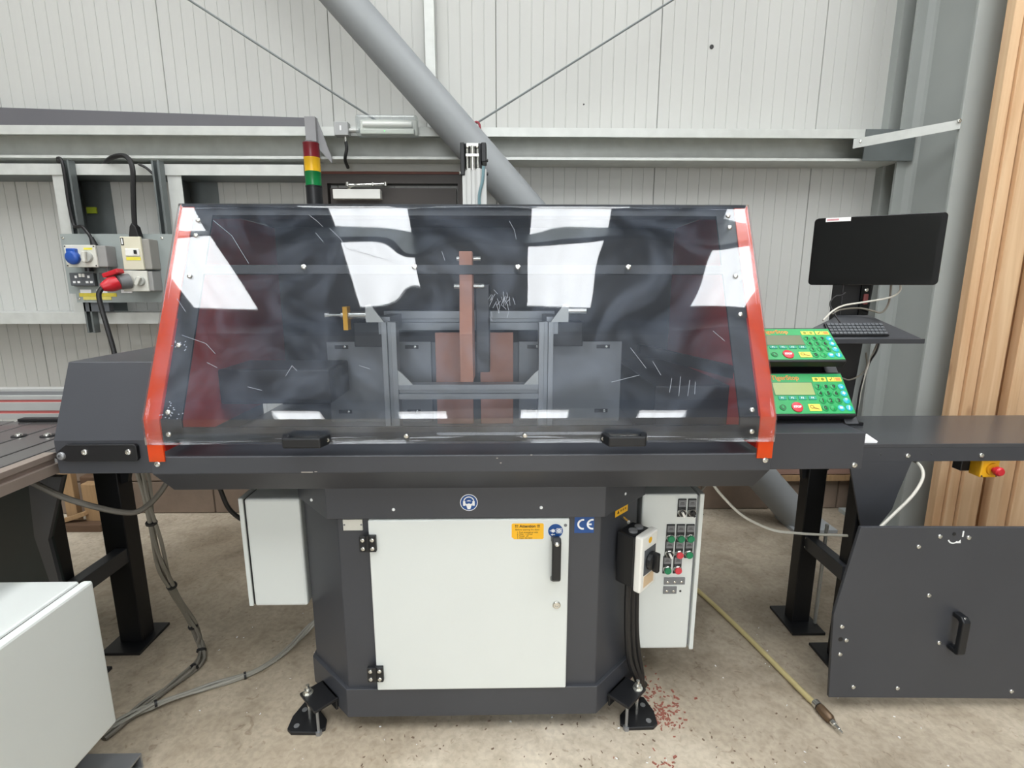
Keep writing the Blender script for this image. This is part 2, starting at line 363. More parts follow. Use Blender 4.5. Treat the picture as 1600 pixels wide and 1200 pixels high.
# concrete block plinth
bmB = None
for row in range(2):
    for k in range(-8, 8):
        x0 = k * .45 + (.225 if row else 0) - .06
        if bmB is None:
            o = bx('block', x0 + .005, x0 + .445, 3.12, 3.23, row * .218 + .004, row * .218 + .214, BLOCKM, wb, .004); bmB = o
        else:
            o = bmB.copy(); C.objects.link(o); o.location = Vector((x0 + .225, 3.175, row * .218 + .004)) - wo(wb)
build('mortar', MB().box(-3.8, 3.8, 3.13, 3.225, 0, .43), mat('mortar', (104, 92, 80), .95, 0, .1, 20), wb)
bx('sill_board', 1.62, 3.4, 3.085, 3.12, .205, .245, BRWOOD, wb, .002)
bx('sill_board', 1.62, 3.4, 3.09, 3.12, .25, .30, mat('pink_board', (150, 118, 104), .8, 0, .1, 8), wb, .002)
struct(build('wall_left', MB().box(-8.1, -8, -10, 3.3, 0, 6.2), WALLIN))
struct(build('wall_right', MB().box(8, 8.1, -10, 3.3, 0, 6.2), WALLIN))
wf = MB()
wf.box(-8, -1.6, -10.1, -10, 0, 6.2); wf.box(2.4, 8, -10.1, -10, 0, 6.2); wf.box(-1.6, 2.4, -10.1, -10, 4.3, 6.2)
struct(build('wall_front', wf, WALLIN))
# roof: sloping sheet with daylit translucent strips let in
zr = lambda y: 4.75 + .1 * (3.2 - y)
RX = [-3.62, -1.42, .73, 2.82]; RW = .42
ROWS = [(-2.1, 2.3), (-9.2, -4.5)]
rb = MB()
def rsheet(x0, x1, y0, y1): rb.loft([(x0, y0, zr(y0)), (x1, y0, zr(y0)), (x1, y1, zr(y1)), (x0, y1, zr(y1))], [(x0, y0, zr(y0) + .06), (x1, y0, zr(y0) + .06), (x1, y1, zr(y1) + .06), (x0, y1, zr(y1) + .06)])
px = -8
for c in RX:
    rsheet(px, c - RW, -10, 3.3); px = c + RW
    rsheet(c - RW, c + RW, 2.3, 3.3); rsheet(c - RW, c + RW, -4.5, -2.1); rsheet(c - RW, c + RW, -10, -9.2)
rsheet(px, 8, -10, 3.3)
ce = struct(build('ceiling', rb, ROOFD))
for c in RX:
    for y0, y1 in ROWS:
        build('rooflight', MB().loft([(c - RW, y0, zr(y0) + .02), (c + RW, y0, zr(y0) + .02), (c + RW, y1, zr(y1) + .02), (c - RW, y1, zr(y1) + .02)],
              [(c - RW, y0, zr(y0) + .04), (c + RW, y0, zr(y0) + .04), (c + RW, y1, zr(y1) + .04), (c - RW, y1, zr(y1) + .04)]), RLM, ce)
for y in (2.2, .55, -.80, -2.4, -4.4, -6.1, -7.8):
    build('roof_purlin', MB().box(-8, 8, y - .035, y + .035, zr(y) - .2, zr(y) - .01), GALVD, ce)

# ------------------------------------------------------------------ wall steelwork
def c_rail(name, x0, x1, z1, z0, yf, lip, m, label):
    y1 = 3.198; t = .004
    p = [(y1, z0), (y1, z1), (yf, z1), (yf, z1 - lip), (yf + t, z1 - lip), (yf + t, z1 - t), (y1 - t, z1 - t), (y1 - t, z0 + t), (yf + .02 + t, z0 + t), (yf + .02 + t, z0 + .014), (yf + .02, z0 + .014), (yf + .02, z0)]
    return tag(build(name, MB().prism(p, 'x', x0, x1), m), label, 'purlin')
c_rail('wall_purlin', -3.6, 2.24, 2.288, 2.128, 3.0, .046, GALV, 'long galvanised C purlin running along the wall above the machine')
tag(bx('purlin_sleeve', 2.0, 2.28, 2.994, 2.999, 2.125, 2.288, GALVD), 'galvanised sleeve plate on the right end of the wall purlin', 'plate')
def box_rail(name, x0, x1, z0, z1, label):
    t = thing(name, ((x0 + x1) / 2, 3.1, z0), label, 'rail')
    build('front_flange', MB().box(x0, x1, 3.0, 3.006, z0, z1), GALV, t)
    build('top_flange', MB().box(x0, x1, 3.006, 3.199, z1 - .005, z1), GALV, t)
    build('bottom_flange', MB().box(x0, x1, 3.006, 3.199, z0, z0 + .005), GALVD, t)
    return t
box_rail('cladding_rail', -3.6, -1.09, 2.037, 2.094, 'galvanised rail above the grey socket board, left of the stack light')
box_rail('cladding_rail', -3.6, -1.3, 1.228, 1.292, 'galvanised rail just below the grey socket board')
def upright(x, w, label, dep=.19):
    t = thing('wall_upright', (x + w / 2, 3.1, 1.292), label, 'post')
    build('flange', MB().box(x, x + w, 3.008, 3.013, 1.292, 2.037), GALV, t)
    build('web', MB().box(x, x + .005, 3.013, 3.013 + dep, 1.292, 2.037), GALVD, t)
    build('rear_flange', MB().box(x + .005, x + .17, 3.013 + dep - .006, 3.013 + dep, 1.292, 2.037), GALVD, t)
    return t
u1 = upright(-2.462, .075, 'galvanised wall upright left of the socket board, lime tag on its web')
bx('lime_tag', -2.44, -2.385, 3.185, 3.194, 1.86, 1.895, LIME, u1)
upright(-1.84, .075, 'galvanised wall upright behind the orange hood corner')
def unistrut(x, w, z0, z1, label):
    t = MB(); y0 = 2.955
    t.box(x, x + .004, y0, 2.997, z0, z1); t.box(x + w - .004, x + w, y0, 2.997, z0, z1); t.box(x + .004, x + w - .004, 2.993, 2.997, z0, z1)
    t.box(x + .004, x + .010, y0, y0 + .003, z0, z1); t.box(x + w - .010, x + w - .004, y0, y0 + .003, z0, z1)
    return tag(build('channel_strut', t, GALVD), label, 'strut')
unistrut(-2.362, .042, 1.18, 2.105, 'slotted steel channel with clipped black cable, left side of the socket board')
unistrut(-1.885, .042, 1.18, 2.105, 'slotted steel channel beside the breaker box, right side of the socket board')
# round diagonal brace
a, b = Vector((-1.025, 2.90, 3.10)), Vector((1.845, 2.90, 0.0))
d = (b - a).normalized()
br = thing('diagonal_brace', tuple(b), 'thick grey round steel tube brace slanting across the wall behind the machine', 'brace')
build('tube', MB().cyl(a - d * 1.6, b - d * .02, .092, n=32), STRUTM, br, smooth=True)
build('base_plate', MB().box(1.72, 1.98, 2.78, 3.0, 0, .02), STRUTM, br)
# thin tension rods
tag(build('tension_rod', MB().cyl((-2.4, 3.05, 3.38), (-.62, 3.05, 2.29), .0055, n=8), GALVD, smooth=True), 'thin steel tension rod slanting down to the bulkhead lamp', 'rod', None)
tag(build('tension_rod', MB().cyl((1.6, 3.05, 3.34), (-.2, 3.05, 2.29), .0055, n=8), GALVD, smooth=True), 'thin steel tension rod rising right from behind the round brace', 'rod', None)
tag(bx('hanger_strip', -.425, -.372, 3.14, 3.196, 2.30, 4.6, GALV), 'vertical galvanised strip behind the round brace', 'strip')
tag(build('red_cable_loop', MB().tube([(-.165, 2.985, 2.27), (-.15, 2.985, 2.305), (-.135, 2.985, 2.31), (-.122, 2.985, 2.29), (-.122, 2.992, 2.22)], .006, 6, 6), mat('dull_red_sheath', (150, 50, 60), .5), smooth=True), 'dull red cable loop beside the round brace on the purlin', 'cable')
# dark duct resting on the purlin with a bracket at its end
du = thing('cable_duct', (-2.0, 3.08, 2.288), 'dark grey duct lying on the wall purlin at upper left', 'duct')
build('duct_body', MB().prism([(-3.6, 2.289), (-1.06, 2.289), (-1.02, 2.31), (-1.04, 2.333), (-3.6, 2.40)], 'y', 3.005, 3.19), mat('duct_grey', (98, 98, 102), .5, 0, .05), du)
en = MB(); en.box(-1.051, -1.0, 2.955, 2.965, 2.115, 2.325); en.box(-1.0, -.995, 2.955, 2.998, 2.115, 2.325)
en.prism([(-.995, 2.17), (-.93, 2.10), (-.93, 2.13), (-.995, 2.32)], 'y', 2.985, 2.997)
build('end_bracket', en, mat('bracket_grey', (138, 138, 140), .5), du)
# universal column, right
co = thing('steel_column', (2.31, 2.85, 0), 'grey painted I section steel column behind the monitor', 'column')
build('front_flange', MB().box(2.222, 2.40, 2.64, 2.655, 0, 5.0), COLM, co, .002)
build('web', MB().box(2.305, 2.317, 2.655, 3.02, 0, 5.0), COLM, co)
build('rear_flange', MB().box(2.215, 2.40, 3.02, 3.035, 0, 5.0), COLM, co)
rf = MB(); rf.prism([(2.305, 3.02), (2.305, 2.985), (2.296, 3.0), (2.27, 3.02)], 'z', 0, 5.0)
build('root_fillet', rf, COLM, co)
build('wall_strip', MB().box(2.225, 2.40, 3.14, 3.2, .43, 4.6), COLM, co)
build('base_plate', MB().box(2.18, 2.44, 2.6, 3.08, 0, .025), COLM, co)
kb = thing('knee_brace', (1.96, 2.97, 2.19), 'galvanised angle brace from the purlin end to the column flange', 'brace')
build('angle_bar', MB().loft([(1.93, 2.985, 2.185), (1.93, 2.985, 2.235), (1.945, 2.995, 2.235)], [(2.214, 2.63, 2.19), (2.214, 2.63, 2.232), (2.222, 2.638, 2.232)]), GALV, kb)
bolt(kb, (1.955, 2.96, 2.215), r=.01); bolt(kb, (2.206, 2.632, 2.226), r=.01)

# personnel door in the back wall
dr = struct(build('door_1', MB().box(-1.0, -.27, 3.15, 3.19, .43, 2.0), DOORM))
fr = MB(); fr.box(-1.07, -.235, 3.12, 3.20, 2.085, 2.128)
build('door_head_trim', fr, DOORF, dr, .002)
build('door_seal', MB().box(-1.07, -.235, 3.125, 3.2, 2.072, 2.086), REDBR, dr)
build('door_head', MB().box(-1.07, -.235, 3.13, 3.2, 2.022, 2.073), DOORM, dr)
build('door_jamb', MB().box(-1.07, -1.01, 3.13, 3.2, .43, 2.022), DOORM, dr)
build('door_jamb', MB().box(-.26, -.235, 3.13, 3.2, .43, 2.022), DOORM, dr)
cl = bx('door_closer', -.97, -.70, 3.095, 3.15, 1.932, 1.985, WHITEP, dr, .003)
build('closer_arm', MB().tube([(-.89, 3.12, 1.987), (-.86, 3.11, 2.005), (-.88, 3.10, 2.01)], .006, 8).tube([(-.885, 3.10, 2.006), (-.66, 3.10, 2.012)], .008, 8).cyl((-.885, 3.10, 2.0), (-.885, 3.10, 2.022), .012).cyl((-.668, 3.10, 2.002), (-.668, 3.10, 2.022), .011).cyl((-.74, 3.10, 2.002), (-.74, 3.10, 2.02), .009), CHROME, cl, smooth=True)

# emergency bulkhead lamp + junction box
jb = thing('junction_box', (-.856, 2.975, 2.235), 'small grey junction box on the purlin left of the bulkhead lamp', 'box')
build('box', MB().box(-.897, -.822, 2.95, 2.999, 2.232, 2.3), mat('jb_grey', (160, 162, 162), .5), jb, .003)
build('label', MB().box(-.866, -.857, 2.948, 2.951, 2.256, 2.28), WHITEINK, jb)
build('gland', MB().cyl((-.845, 2.975, 2.232), (-.845, 2.975, 2.205), .009), CHROME, jb, smooth=True)
build('drop_cable', MB().tube([(-.845, 2.975, 2.21), (-.842, 2.975, 2.17), (-.858, 2.99, 2.12), (-.862, 3.05, 2.09)], .009, 8, 5), RUBBER, jb, smooth=True)
el = thing('bulkhead_lamp', (-.61, 2.95, 2.222), 'clear plastic bulkhead lamp mounted on the wall purlin', 'lamp')
build('conduit', MB().cyl((-.822, 2.975, 2.262), (-.77, 2.975, 2.262), .012), ALU, el, smooth=True)
build('back_tray', MB().box(-.765, -.455, 2.97, 2.995, 2.235, 2.318), mat('lamp_tray', (206, 208, 200), .4), el, .008)
build('tube_lamp', MB().cyl((-.74, 2.945, 2.285), (-.48, 2.945, 2.285), .014), WHITEP, el, smooth=True)
build('gear_cover', MB().box(-.755, -.47, 2.935, 2.97, 2.235, 2.262), mat('lamp_gear', (196, 200, 190), .35), el, .004)
build('led', MB().cyl((-.625, 2.934, 2.25), (-.625, 2.931, 2.25), .003), mat('green_led', (90, 230, 120), .3, emit=.8), el)
build('clear_cover', MB().box(-.772, -.448, 2.905, 2.972, 2.222, 2.325), LAMPCLR, el, .014, seg=4)

# ------------------------------------------------------------------ socket board
sb = thing('socket_board', (-2.14, 2.96, 1.351), 'grey steel backboard on the wall carrying the socket boxes', 'board')
build('board', MB().prism([(-2.42, 1.722), (-1.80, 1.722), (-1.80, 1.351), (-2.385, 1.351), (-2.385, 1.40), (-2.42, 1.40)], 'y', 2.945, 2.953), mat('board_grey', (150, 158, 156), .5, 0, .04, 3), sb)
for x, z in ((-2.405, 1.70), (-1.87, 1.70), (-2.37, 1.372)): bolt(sb, (x, 2.945, z), r=.008)
build('warning_strip', MB().box(-2.365, -2.16, 2.942, 2.945, 1.383, 1.403), mat('faded_yellow', (206, 190, 70), .5, 0, .1, 40), sb)
build('warning_strip', MB().box(-2.345, -2.19, 2.941, 2.944, 1.366, 1.382), mat('faded_yellow_pale', (216, 204, 110), .5, 0, .1, 40), sb)
for x in (-2.325, -2.235, -2.10): build('label_strip', MB().box(x - .03, x + .03, 2.94, 2.944, 1.403, 1.422), PAPER, sb)
build('lower_plate', MB().box(-2.36, -2.22, 2.955, 2.99, 1.30, 1.36), DGREYP, sb)
def knob(parent, x, y, z, ang, r=.026, m=LGREYP, nm='rotary_knob'):
    k = build(nm, MB().rev((x, y, z), (0, -1, 0), [(0, r), (.010, r), (.014, r * .9)], 20), mat('knob_grey', (176, 178, 172), .45) if 'knob_grey' not in MATS else MATS['knob_grey'], parent, smooth=True)
    M = Matrix.Translation((x, y - .014, z)) @ Matrix.Rotation(R(ang), 4, 'Y')
    build('grip', MB(M).box(-.009, .009, -.016, 0, -r * .92, r * .92), m, k, .003)
    return k
s1 = thing('socket_outlet', (-2.23, 2.9, 1.54), 'grey socket box with blue flap and rotary switch, upper left on board', 'socket')
build('back_box', MB().box(-2.338, -2.13, 2.87, 2.945, 1.543, 1.655), mat('box_grey', (150, 150, 148), .5), s1, .004)
build('front_cover', MB().box(-2.34, -2.175, 2.858, 2.87, 1.541, 1.657), LGREYP, s1, .003)
build('sticker', MB().box(-2.235, -2.19, 2.8565, 2.859, 1.632, 1.642), KEYY, s1)
bs = MB(); bs.rev((-2.292, 2.86, 1.592), (0, -1, -.12), [(0, .036), (.02, .036), (.026, .03), (.03, .012)], 20); bs.box(-2.316, -2.268, 2.838, 2.86, 1.60, 1.638)
build('blue_flap', bs, BLUEP, s1, .003, smooth=True)
knob(s1, -2.222, 2.858, 1.595, 6, .03)
for x, z in ((-2.333, 1.65), (-2.182, 1.65), (-2.333, 1.549), (-2.182, 1.549)): bolt(s1, (x, 2.858, z), r=.004, m=SCREWD)
build('cable_gland', MB().cyl((-2.212, 2.905, 1.655), (-2.222, 2.905, 1.70), .018, .010), RUBBER, s1, smooth=True)
build('lower_gland', MB().cyl((-2.26, 2.905, 1.543), (-2.26, 2.905, 1.52), .02), BLACKP, s1, smooth=True)
build('lower_gland', MB().cyl((-2.16, 2.905, 1.543), (-2.16, 2.905, 1.51), .007), GREYP, s1, smooth=True)
s2 = thing('breaker_box', (-1.98, 2.9, 1.53), 'cream breaker box with small lever window, upper right on board', 'breaker')
build('back_box', MB().box(-2.03, -1.895, 2.87, 2.945, 1.53, 1.69), mat('box_grey2', (150, 148, 142), .5), s2, .004)
build('front_cover', MB().box(-2.037, -1.93, 2.856, 2.87, 1.528, 1.70), mat('cream_plastic', (216, 212, 190), .45), s2, .003)
build('window_frame', MB().box(-2.015, -1.942, 2.851, 2.857, 1.60, 1.638), WHITEP, s2, .002)
build('lever', MB().box(-1.965, -1.952, 2.842, 2.851, 1.61, 1.63), BLACKP, s2, .002)
build('sticker', MB().box(-2.016, -1.94, 2.8545, 2.857, 1.578, 1.594), KEYY, s2)
build('badge', MB().box(-2.033, -2.018, 2.8545, 2.857, 1.655, 1.694), INK, s2)
build('badge_face', MB().box(-2.029, -2.022, 2.8535, 2.855, 1.66, 1.69), WHITEINK, s2)
build('cable_gland', MB().prism([(-2.01, 1.70), (-1.955, 1.70), (-1.965, 1.755), (-1.985, 1.775), (-1.998, 1.755)], 'y', 2.885, 2.925), RUBBER, s2, .004)
def dsock(x0, x1, label):
    s = thing('double_socket', ((x0 + x1) / 2, 2.92, 1.44), label, 'socket')
    build('plate', MB().box(x0, x1, 2.912, 2.925, 1.443, 1.513), DGREYP, s, .003)
    build('back_box', MB().box(x0 + .006, x1 - .006, 2.925, 2.945, 1.44, 1.508), DGREYP, s)
    w = x1 - x0
    for fx in (.27, .8):
        cx = x0 + w * fx
        for dx, dz, hw, hh in ((0, .016, .006, .007), (-.012, -.012, .007, .006), (.012, -.012, .007, .006)):
            build('socket_hole', MB().box(cx + dx - hw, cx + dx + hw, 2.910, 2.913, 1.475 + dz - hh, 1.475 + dz + hh), WHITEINK, s)
    for dx in (-.009, .009): build('rocker_switch', MB().box(x0 + w * .53 + dx - .007, x0 + w * .53 + dx + .007, 2.908, 2.913, 1.49, 1.508), WHITEP, s, .001)
    return s
dsock(-2.378, -2.248, 'grey double socket at far left, under the blue-flap box')
dsock(-2.22, -2.09, 'grey double socket half hidden behind the red plug')
s3 = thing('interlocked_socket', (-1.98, 2.9, 1.415), 'grey rotary switch socket holding the red plug, below the breaker box', 'socket')
build('back_box', MB().box(-2.05, -1.90, 2.87, 2.945, 1.415, 1.52), MATS['box_grey'], s3, .004)
build('front_cover', MB().box(-2.055, -1.92, 2.858, 2.87, 1.413, 1.522), LGREYP, s3, .003)
knob(s3, -1.958, 2.858, 1.468, 28, .026)
build('socket_barrel', MB().rev((-2.02, 2.86, 1.468), (-.55, -.8, -.1), [(0, .040), (.05, .038), (.055, .03)], 20), GREYP, s3, smooth=True)
pl = thing('red_plug', (-2.06, 2.79, 1.43), 'red industrial plug pushed into the rotary switch socket', 'plug')
build('plug_body', MB().rev((-2.046, 2.81, 1.46), (-.55, -.62, -.3), [(0, .036), (.03, .038), (.045, .034), (.075, .02), (.078, .012)], 20), RED, pl, smooth=True)
build('flap', MB(Matrix.Translation((-2.06, 2.80, 1.508)) @ Matrix.Rotation(R(-18), 4, 'Y')).box(-.045, .045, -.02, .03, -.012, .012), RED, pl, .006)
build('plug_cable', MB().tube([(-2.09, 2.762, 1.437), (-2.105, 2.745, 1.40), (-2.098, 2.74, 1.33), (-2.075, 2.73, 1.22), (-2.05, 2.72, 1.08), (-2.03, 2.70, .9)], .012, 8, 6), RUBBER, pl, smooth=True)
tag(build('wall_cable', MB().tube([(-2.43, 3.03, 2.09), (-2.385, 2.97, 2.115), (-2.345, 2.945, 2.08), (-2.345, 2.944, 1.88), (-2.335, 2.942, 1.775), (-2.315, 2.935, 1.757), (-2.27, 2.915, 1.757), (-2.235, 2.905, 1.72), (-2.222, 2.905, 1.69)], .0085, 8, 6), RUBBER, smooth=True), 'thin black cable clipped down the left channel to the blue-flap box', 'cable')
tag(build('wall_cable', MB().tube([(-2.22, 3.06, 2.09), (-2.10, 2.97, 2.118), (-2.0, 2.93, 2.118), (-1.957, 2.91, 2.06), (-1.965, 2.905, 1.94), (-1.975, 2.905, 1.85), (-1.982, 2.905, 1.765)], .0125, 8, 6), RUBBER, smooth=True), 'thick black cable looping down into the top of the breaker box', 'cable')
tag(build('wall_cable', MB().tube([(-1.97, 2.985, 2.09), (-1.93, 2.98, 2.07), (-1.90, 2.985, 2.04)], .007, 8, 5), RUBBER, smooth=True), 'short black cable tail over the rail by the breaker cable', 'cable')

# ================================================================== THE MACHINE
mc = thing('notching_machine', (-.105, 1.8, .06), 'large anthracite saw machine with sloping clear hood and white door', 'machine')
# base body (octagon) and plinth
oct_ = lambda g, yb=2.25: [(-.505 - g * .4, 1.455 - g), (.297 + g * .4, 1.455 - g), (.45 + g, 1.605 - g * .4), (.45 + g, yb), (-.662 - g, yb), (-.662 - g, 1.605 - g * .4)]
build('base_body', MB().prism(oct_(0), 'z', .16, .86), ANTH, mc, .003)
build('plinth', MB().prism(oct_(.012), 'z', .062, .166), ANTH, mc, .002)
build('upper_band', MB().prism([(-.53, 1.44), (.307, 1.44), (.475, 1.605), (.475, 1.64), (-.68, 1.64), (-.68, 1.605)], 'z', .758, .86), ANTH, mc, .002)
for x, z in ((-.33, .788), (.113, .791)): bolt(mc, (x, 1.44, z), r=.005, m=WHITEINK)
bolt(mc, (-.60, 1.51, .79), (-.7, -.7, 0), r=.005, m=WHITEINK); bolt(mc, (.385, 1.518, .80), (.7, -.7, 0), r=.005, m=WHITEINK)
# door
dpan = bx('cabinet_door', -.408, .199, 1.436, 1.455, .168, .755, CREAM, mc, .004)
dh = MB(); M0 = Matrix()
dh.prism([(1.436, .700), (1.398, .714), (1.388, .70), (1.388, .582), (1.394, .574), (1.436, .550), (1.436, .568), (1.404, .586), (1.404, .688), (1.412, .692), (1.436, .682)], 'x', .143, .170)
build('pull_handle', dh, BLACKP, dpan, .004)
bolt(dpan, (.157, 1.389, .698), (0, -1, .2), r=.0075)
build('lock', MB().rev((.164, 1.437, .469), (0, -1, 0), [(0, .0125), (.006, .0125), (.008, .010), (.008, .005), (.006, .004)], 20), CHROME, dpan, smooth=True)
bolt(dpan, (.187, 1.436, .735), r=.005, m=GREYP)
for hz in (.234, .684):
    h = build('hinge', MB().box(-.434, -.384, 1.424, 1.437, hz - .026, hz + .026).cyl((-.409, 1.424, hz - .02), (-.409, 1.424, hz + .03), .006, n=10), BLACKP, mc, .002)
    for dx in (-.014, .014):
        for dz in (-.014, .014): bolt(h, (-.409 + dx, 1.424, hz + dz), r=.0068)
# yellow notice on the door
yl = build('notice_sticker', MB().prism([(.027, .742), (.118, .742), (.121, .739), (.121, .694), (.118, .691), (.032, .691), (.024, .698), (.024, .739)], 'y', 1.4352, 1.4362), YELLOW, dpan)
ty = 1.4350
text('lettering', '!!! Attention !!!', .0125, INK, dpan, FRONT(.072, ty, .733), bold=.0003)
text('lettering', 'Before opening the door:', .0072, INK, dpan, FRONT(.072, ty, .722))
for i, s in enumerate(('1. Push emergency stop', '2. Wait  1 minute', '3. Power  off', '4. Open the door')):
    text('lettering', s, .0066, INK, dpan, FRONT(.040, ty, .7135 - i * .0062), 'LEFT')
# blue round pull-the-plug sign
U, Wv = (1, 0, 0), (0, 0, 1)
c = (.157, 1.4358, .717)
build('plug_sign', MB().disc(c, U, Wv, .0225, .0006), BLUEINK, dpan)
ps = MB(); y = 1.4350
ps.box(.1395, .1455, y, y + .0003, .7165, .7185); ps.prism([(.1445, .7215), (.150, .7235), (.155, .7205), (.155, .7145), (.150, .7115), (.1445, .7135)], 'y', y, y + .0003)
ps.box(.1555, .1585, y, y + .0003, .7200, .7212); ps.box(.1555, .1585, y, y + .0003, .7138, .7150)
ps.box(.160, .1755, y, y + .0003, .7095, .7255)
ps.prism([(.1425, .705), (.1485, .709), (.1485, .7062), (.1555, .7062), (.1555, .7038), (.1485, .7038), (.1485, .701)], 'y', y, y + .0003)
build('plug_symbol', ps, WHITEINK, dpan)
build('plug_symbol', MB().box(.1615, .174, y - .0003, y, .711, .724), BLUEINK, dpan)
build('plug_symbol', MB().disc((.1677, y - .0003, .7175), U, Wv, .0058, .0002), WHITEINK, dpan)
build('plug_symbol', MB().disc((.1657, y - .0006, .7175), U, Wv, .0014, .0002).disc((.1698, y - .0006, .7175), U, Wv, .0014, .0002), BLUEINK, dpan)
# CE mark
build('ce_sticker', MB().box(.217, .277, 1.4542, 1.4552, .700, .757), BLUEINK, mc)
ce_ = MB(); yy = 1.4541
ce_.disc((.243, yy, .7285), U, Wv, .0175, .0004, 24, .0118, 90, 270)
ce_.disc((.272, yy, .7285), U, Wv, .0175, .0004, 24, .0118, 90, 270); ce_.box(.258, .2695, yy - .0004, yy, .7258, .7312)
for x in (.243, .272): ce_.box(x, x + .003, yy - .0004, yy, .7403, .746); ce_.box(x, x + .003, yy - .0004, yy, .711, .7167)
build('ce_mark', ce_, WHITEINK, mc)
# ear and eye protection sign
c = Vector((-.104, 1.4397, .809)); b0 = .0
build('protection_sign', MB().disc(c, U, Wv, .0265, .0006), WHITEINK, mc)
build('protection_sign', MB().disc(c + Vector((0, -.0006, 0)), U, Wv, .0245, .0004), BLUEINK, mc)
fs = MB(); y = 1.4386
fs.disc((-.104, y, .806), U, Wv, .0105, .0003, 20); fs.prism([(-.112, .800), (-.096, .800), (-.100, .788), (-.108, .788)], 'y', y - .0003, y)
fs.disc((-.104, y, .812), U, Wv, .0165, .0003, 20, .0135, 10, 170)
fs.box(-.1215, -.1145, y - .0003, y, .799, .814); fs.box(-.0935, -.0865, y - .0003, y, .799, .814)
build('protection_symbol', fs, WHITEINK, mc)
build('protection_symbol', MB().prism([(-.1145, .8075), (-.1145, .8135), (-.0935, .8135), (-.0935, .8075), (-.098, .8045), (-.104, .807), (-.110, .8045)], 'y', y - .0007, y - .0003), BLUEINK, mc)
# rating plate
rp = bx('rating_plate', -.487, -.428, 1.450, 1.4552, .716, .752, SILVER, mc, .001)
bolt(rp, (-.483, 1.450, .735), r=.003, m=GREYP); bolt(rp, (-.432, 1.450, .735), r=.003, m=GREYP)
# yellow sticker on the right chamfer
u = Vector((.15, .147, 0)).normalized()
Mch = basis((.353, 1.506, .725), u, (0, 0, 1))
build('warning_sticker', MB(Mch).box(0, .072, 0, .026, 0, .0008), YELLOW, mc)
build('warning_mark', MB(Mch).prism([(.010, .008), (.022, .008), (.016, .019)], 'z', .0008, .0014), INK, mc)
for i, x in enumerate((.032, .045, .058)): build('warning_mark', MB(Mch).box(x - .004, x + .004, .010, .0165, .0008, .0012), mat('sticker_brown%d' % i, (150, 108, 24), .5), mc)
build('latch_pin', MB().cyl((.385, 1.53, .712), (.395, 1.50, .712), .006), CHROME, mc, smooth=True)
# front beam with turned-in lower edge
build('front_beam', MB().prism([(1.50, .985), (1.362, .985), (1.36, .982), (1.36, .935), (1.44, .855), (1.50, .855)], 'x', -.972, .752), ANTH, mc, .0025)
build('scuff', MB().box(-.562, -.53, 1.3593, 1.3602, .9365, .9395).box(-.525, -.518, 1.3593, 1.3602, .938, .9405), mat('bare_scuff', (150, 146, 140), .6), mc)
for p in ((-.952, .965), (.735, .966)): bolt(mc, (p[0], 1.36, p[1]), r=.009)
for p in ((-.02, .974), (.075, .983), (-.01, .96)): build('chip', MB().box(p[0], p[0] + .005, 1.3593, 1.3602, p[1], p[1] + .003), MATS['bare_scuff'], mc)
# bed and enclosure
build('bed_plate', MB().box(-.972, .752, 1.50, 2.24, .905, .935), ALUD, mc)
build('rear_wall', MB().box(-.965, .745, 2.20, 2.215, .935, 1.69), BLACKM, mc)
build('top_sheet', MB().box(-.965, .745, 1.63, 2.215, 1.680, 1.688), BLACKM, mc)
build('under_pan', MB().box(-.95, .73, 1.50, 2.24, .86, .905), ANTH2, mc)
# hood --------------------------------------------------------------
HB, HF, HT = Vector((0, 1.352, 1.022)), Vector((0, 1.352, 1.092)), Vector((0, 1.63, 1.688))
sl = (HT - HF).normalized(); nrm = Vector((0, -sl.z, sl.y))
HX0, HX1 = -.972, .752
hw = MB(); NX, NV = 120, 46
BUMPS = [(-.258, .445, .0022, .05), (.075, .25, -.0006, .09), (.06, .50, .0008, .06), (.37, .445, -.0008, .05), (-.88, .58, .0012, .06), (.66, .34, .0008, .07), (.62, .60, -.0010, .06), (.30, .30, .0005, .12)]
grid = []
def hood_pt(x, s):   # s: 0..1 lower vertical strip, then metres up the slope
    return Vector((x, 0, 0))
svals = [0, .5, .95] + [1 + i / (NV - 1) for i in range(NV)]
slen = (HT - HF).length
for s in svals:
    row = []
    for i in range(NX + 1):
        x = HX0 + (HX1 - HX0) * i / NX
        if s < 1: p = HB.lerp(HF, s)
        else:
            q = (s - 1) * slen; p = HF + sl * q
            dd = sum(A * math.exp(-((x - bx_) ** 2 + (q - bq) ** 2) / (2 * sg * sg)) for bx_, bq, A, sg in BUMPS)
            dd += .0004 * math.sin(x * 9 + 1) * math.sin(q * 7)
            p = p + nrm * dd * min(1, q * 8) * min(1, (slen - q) * 10)
        row.append(hw.v((x, p.y, p.z)))
    grid.append(row)
for a_, b_ in zip(grid, grid[1:]):
    for i in range(NX): hw.bm.faces.new([a_[i], a_[i + 1], b_[i + 1], b_[i]])
hood = build('hood_window', hw, HOODM, mc, smooth=True, sharp=14)
hood['label'] = 'scratched clear plastic hood front'
sm = hood.modifiers.new('thickness', 'SOLIDIFY'); sm.thickness = .004; sm.offset = 0
def slope_bar(mb, x0, x1, off, t, q0, q1):   # bar lying behind the sloping window
    A = HF + sl * q0 - nrm * off; B = HF + sl * q1 - nrm * off
    P4 = [A, B, B - nrm * t, A - nrm * t]
    mb.prism([(p.y, p.z) for p in P4], 'x', x0, x1)
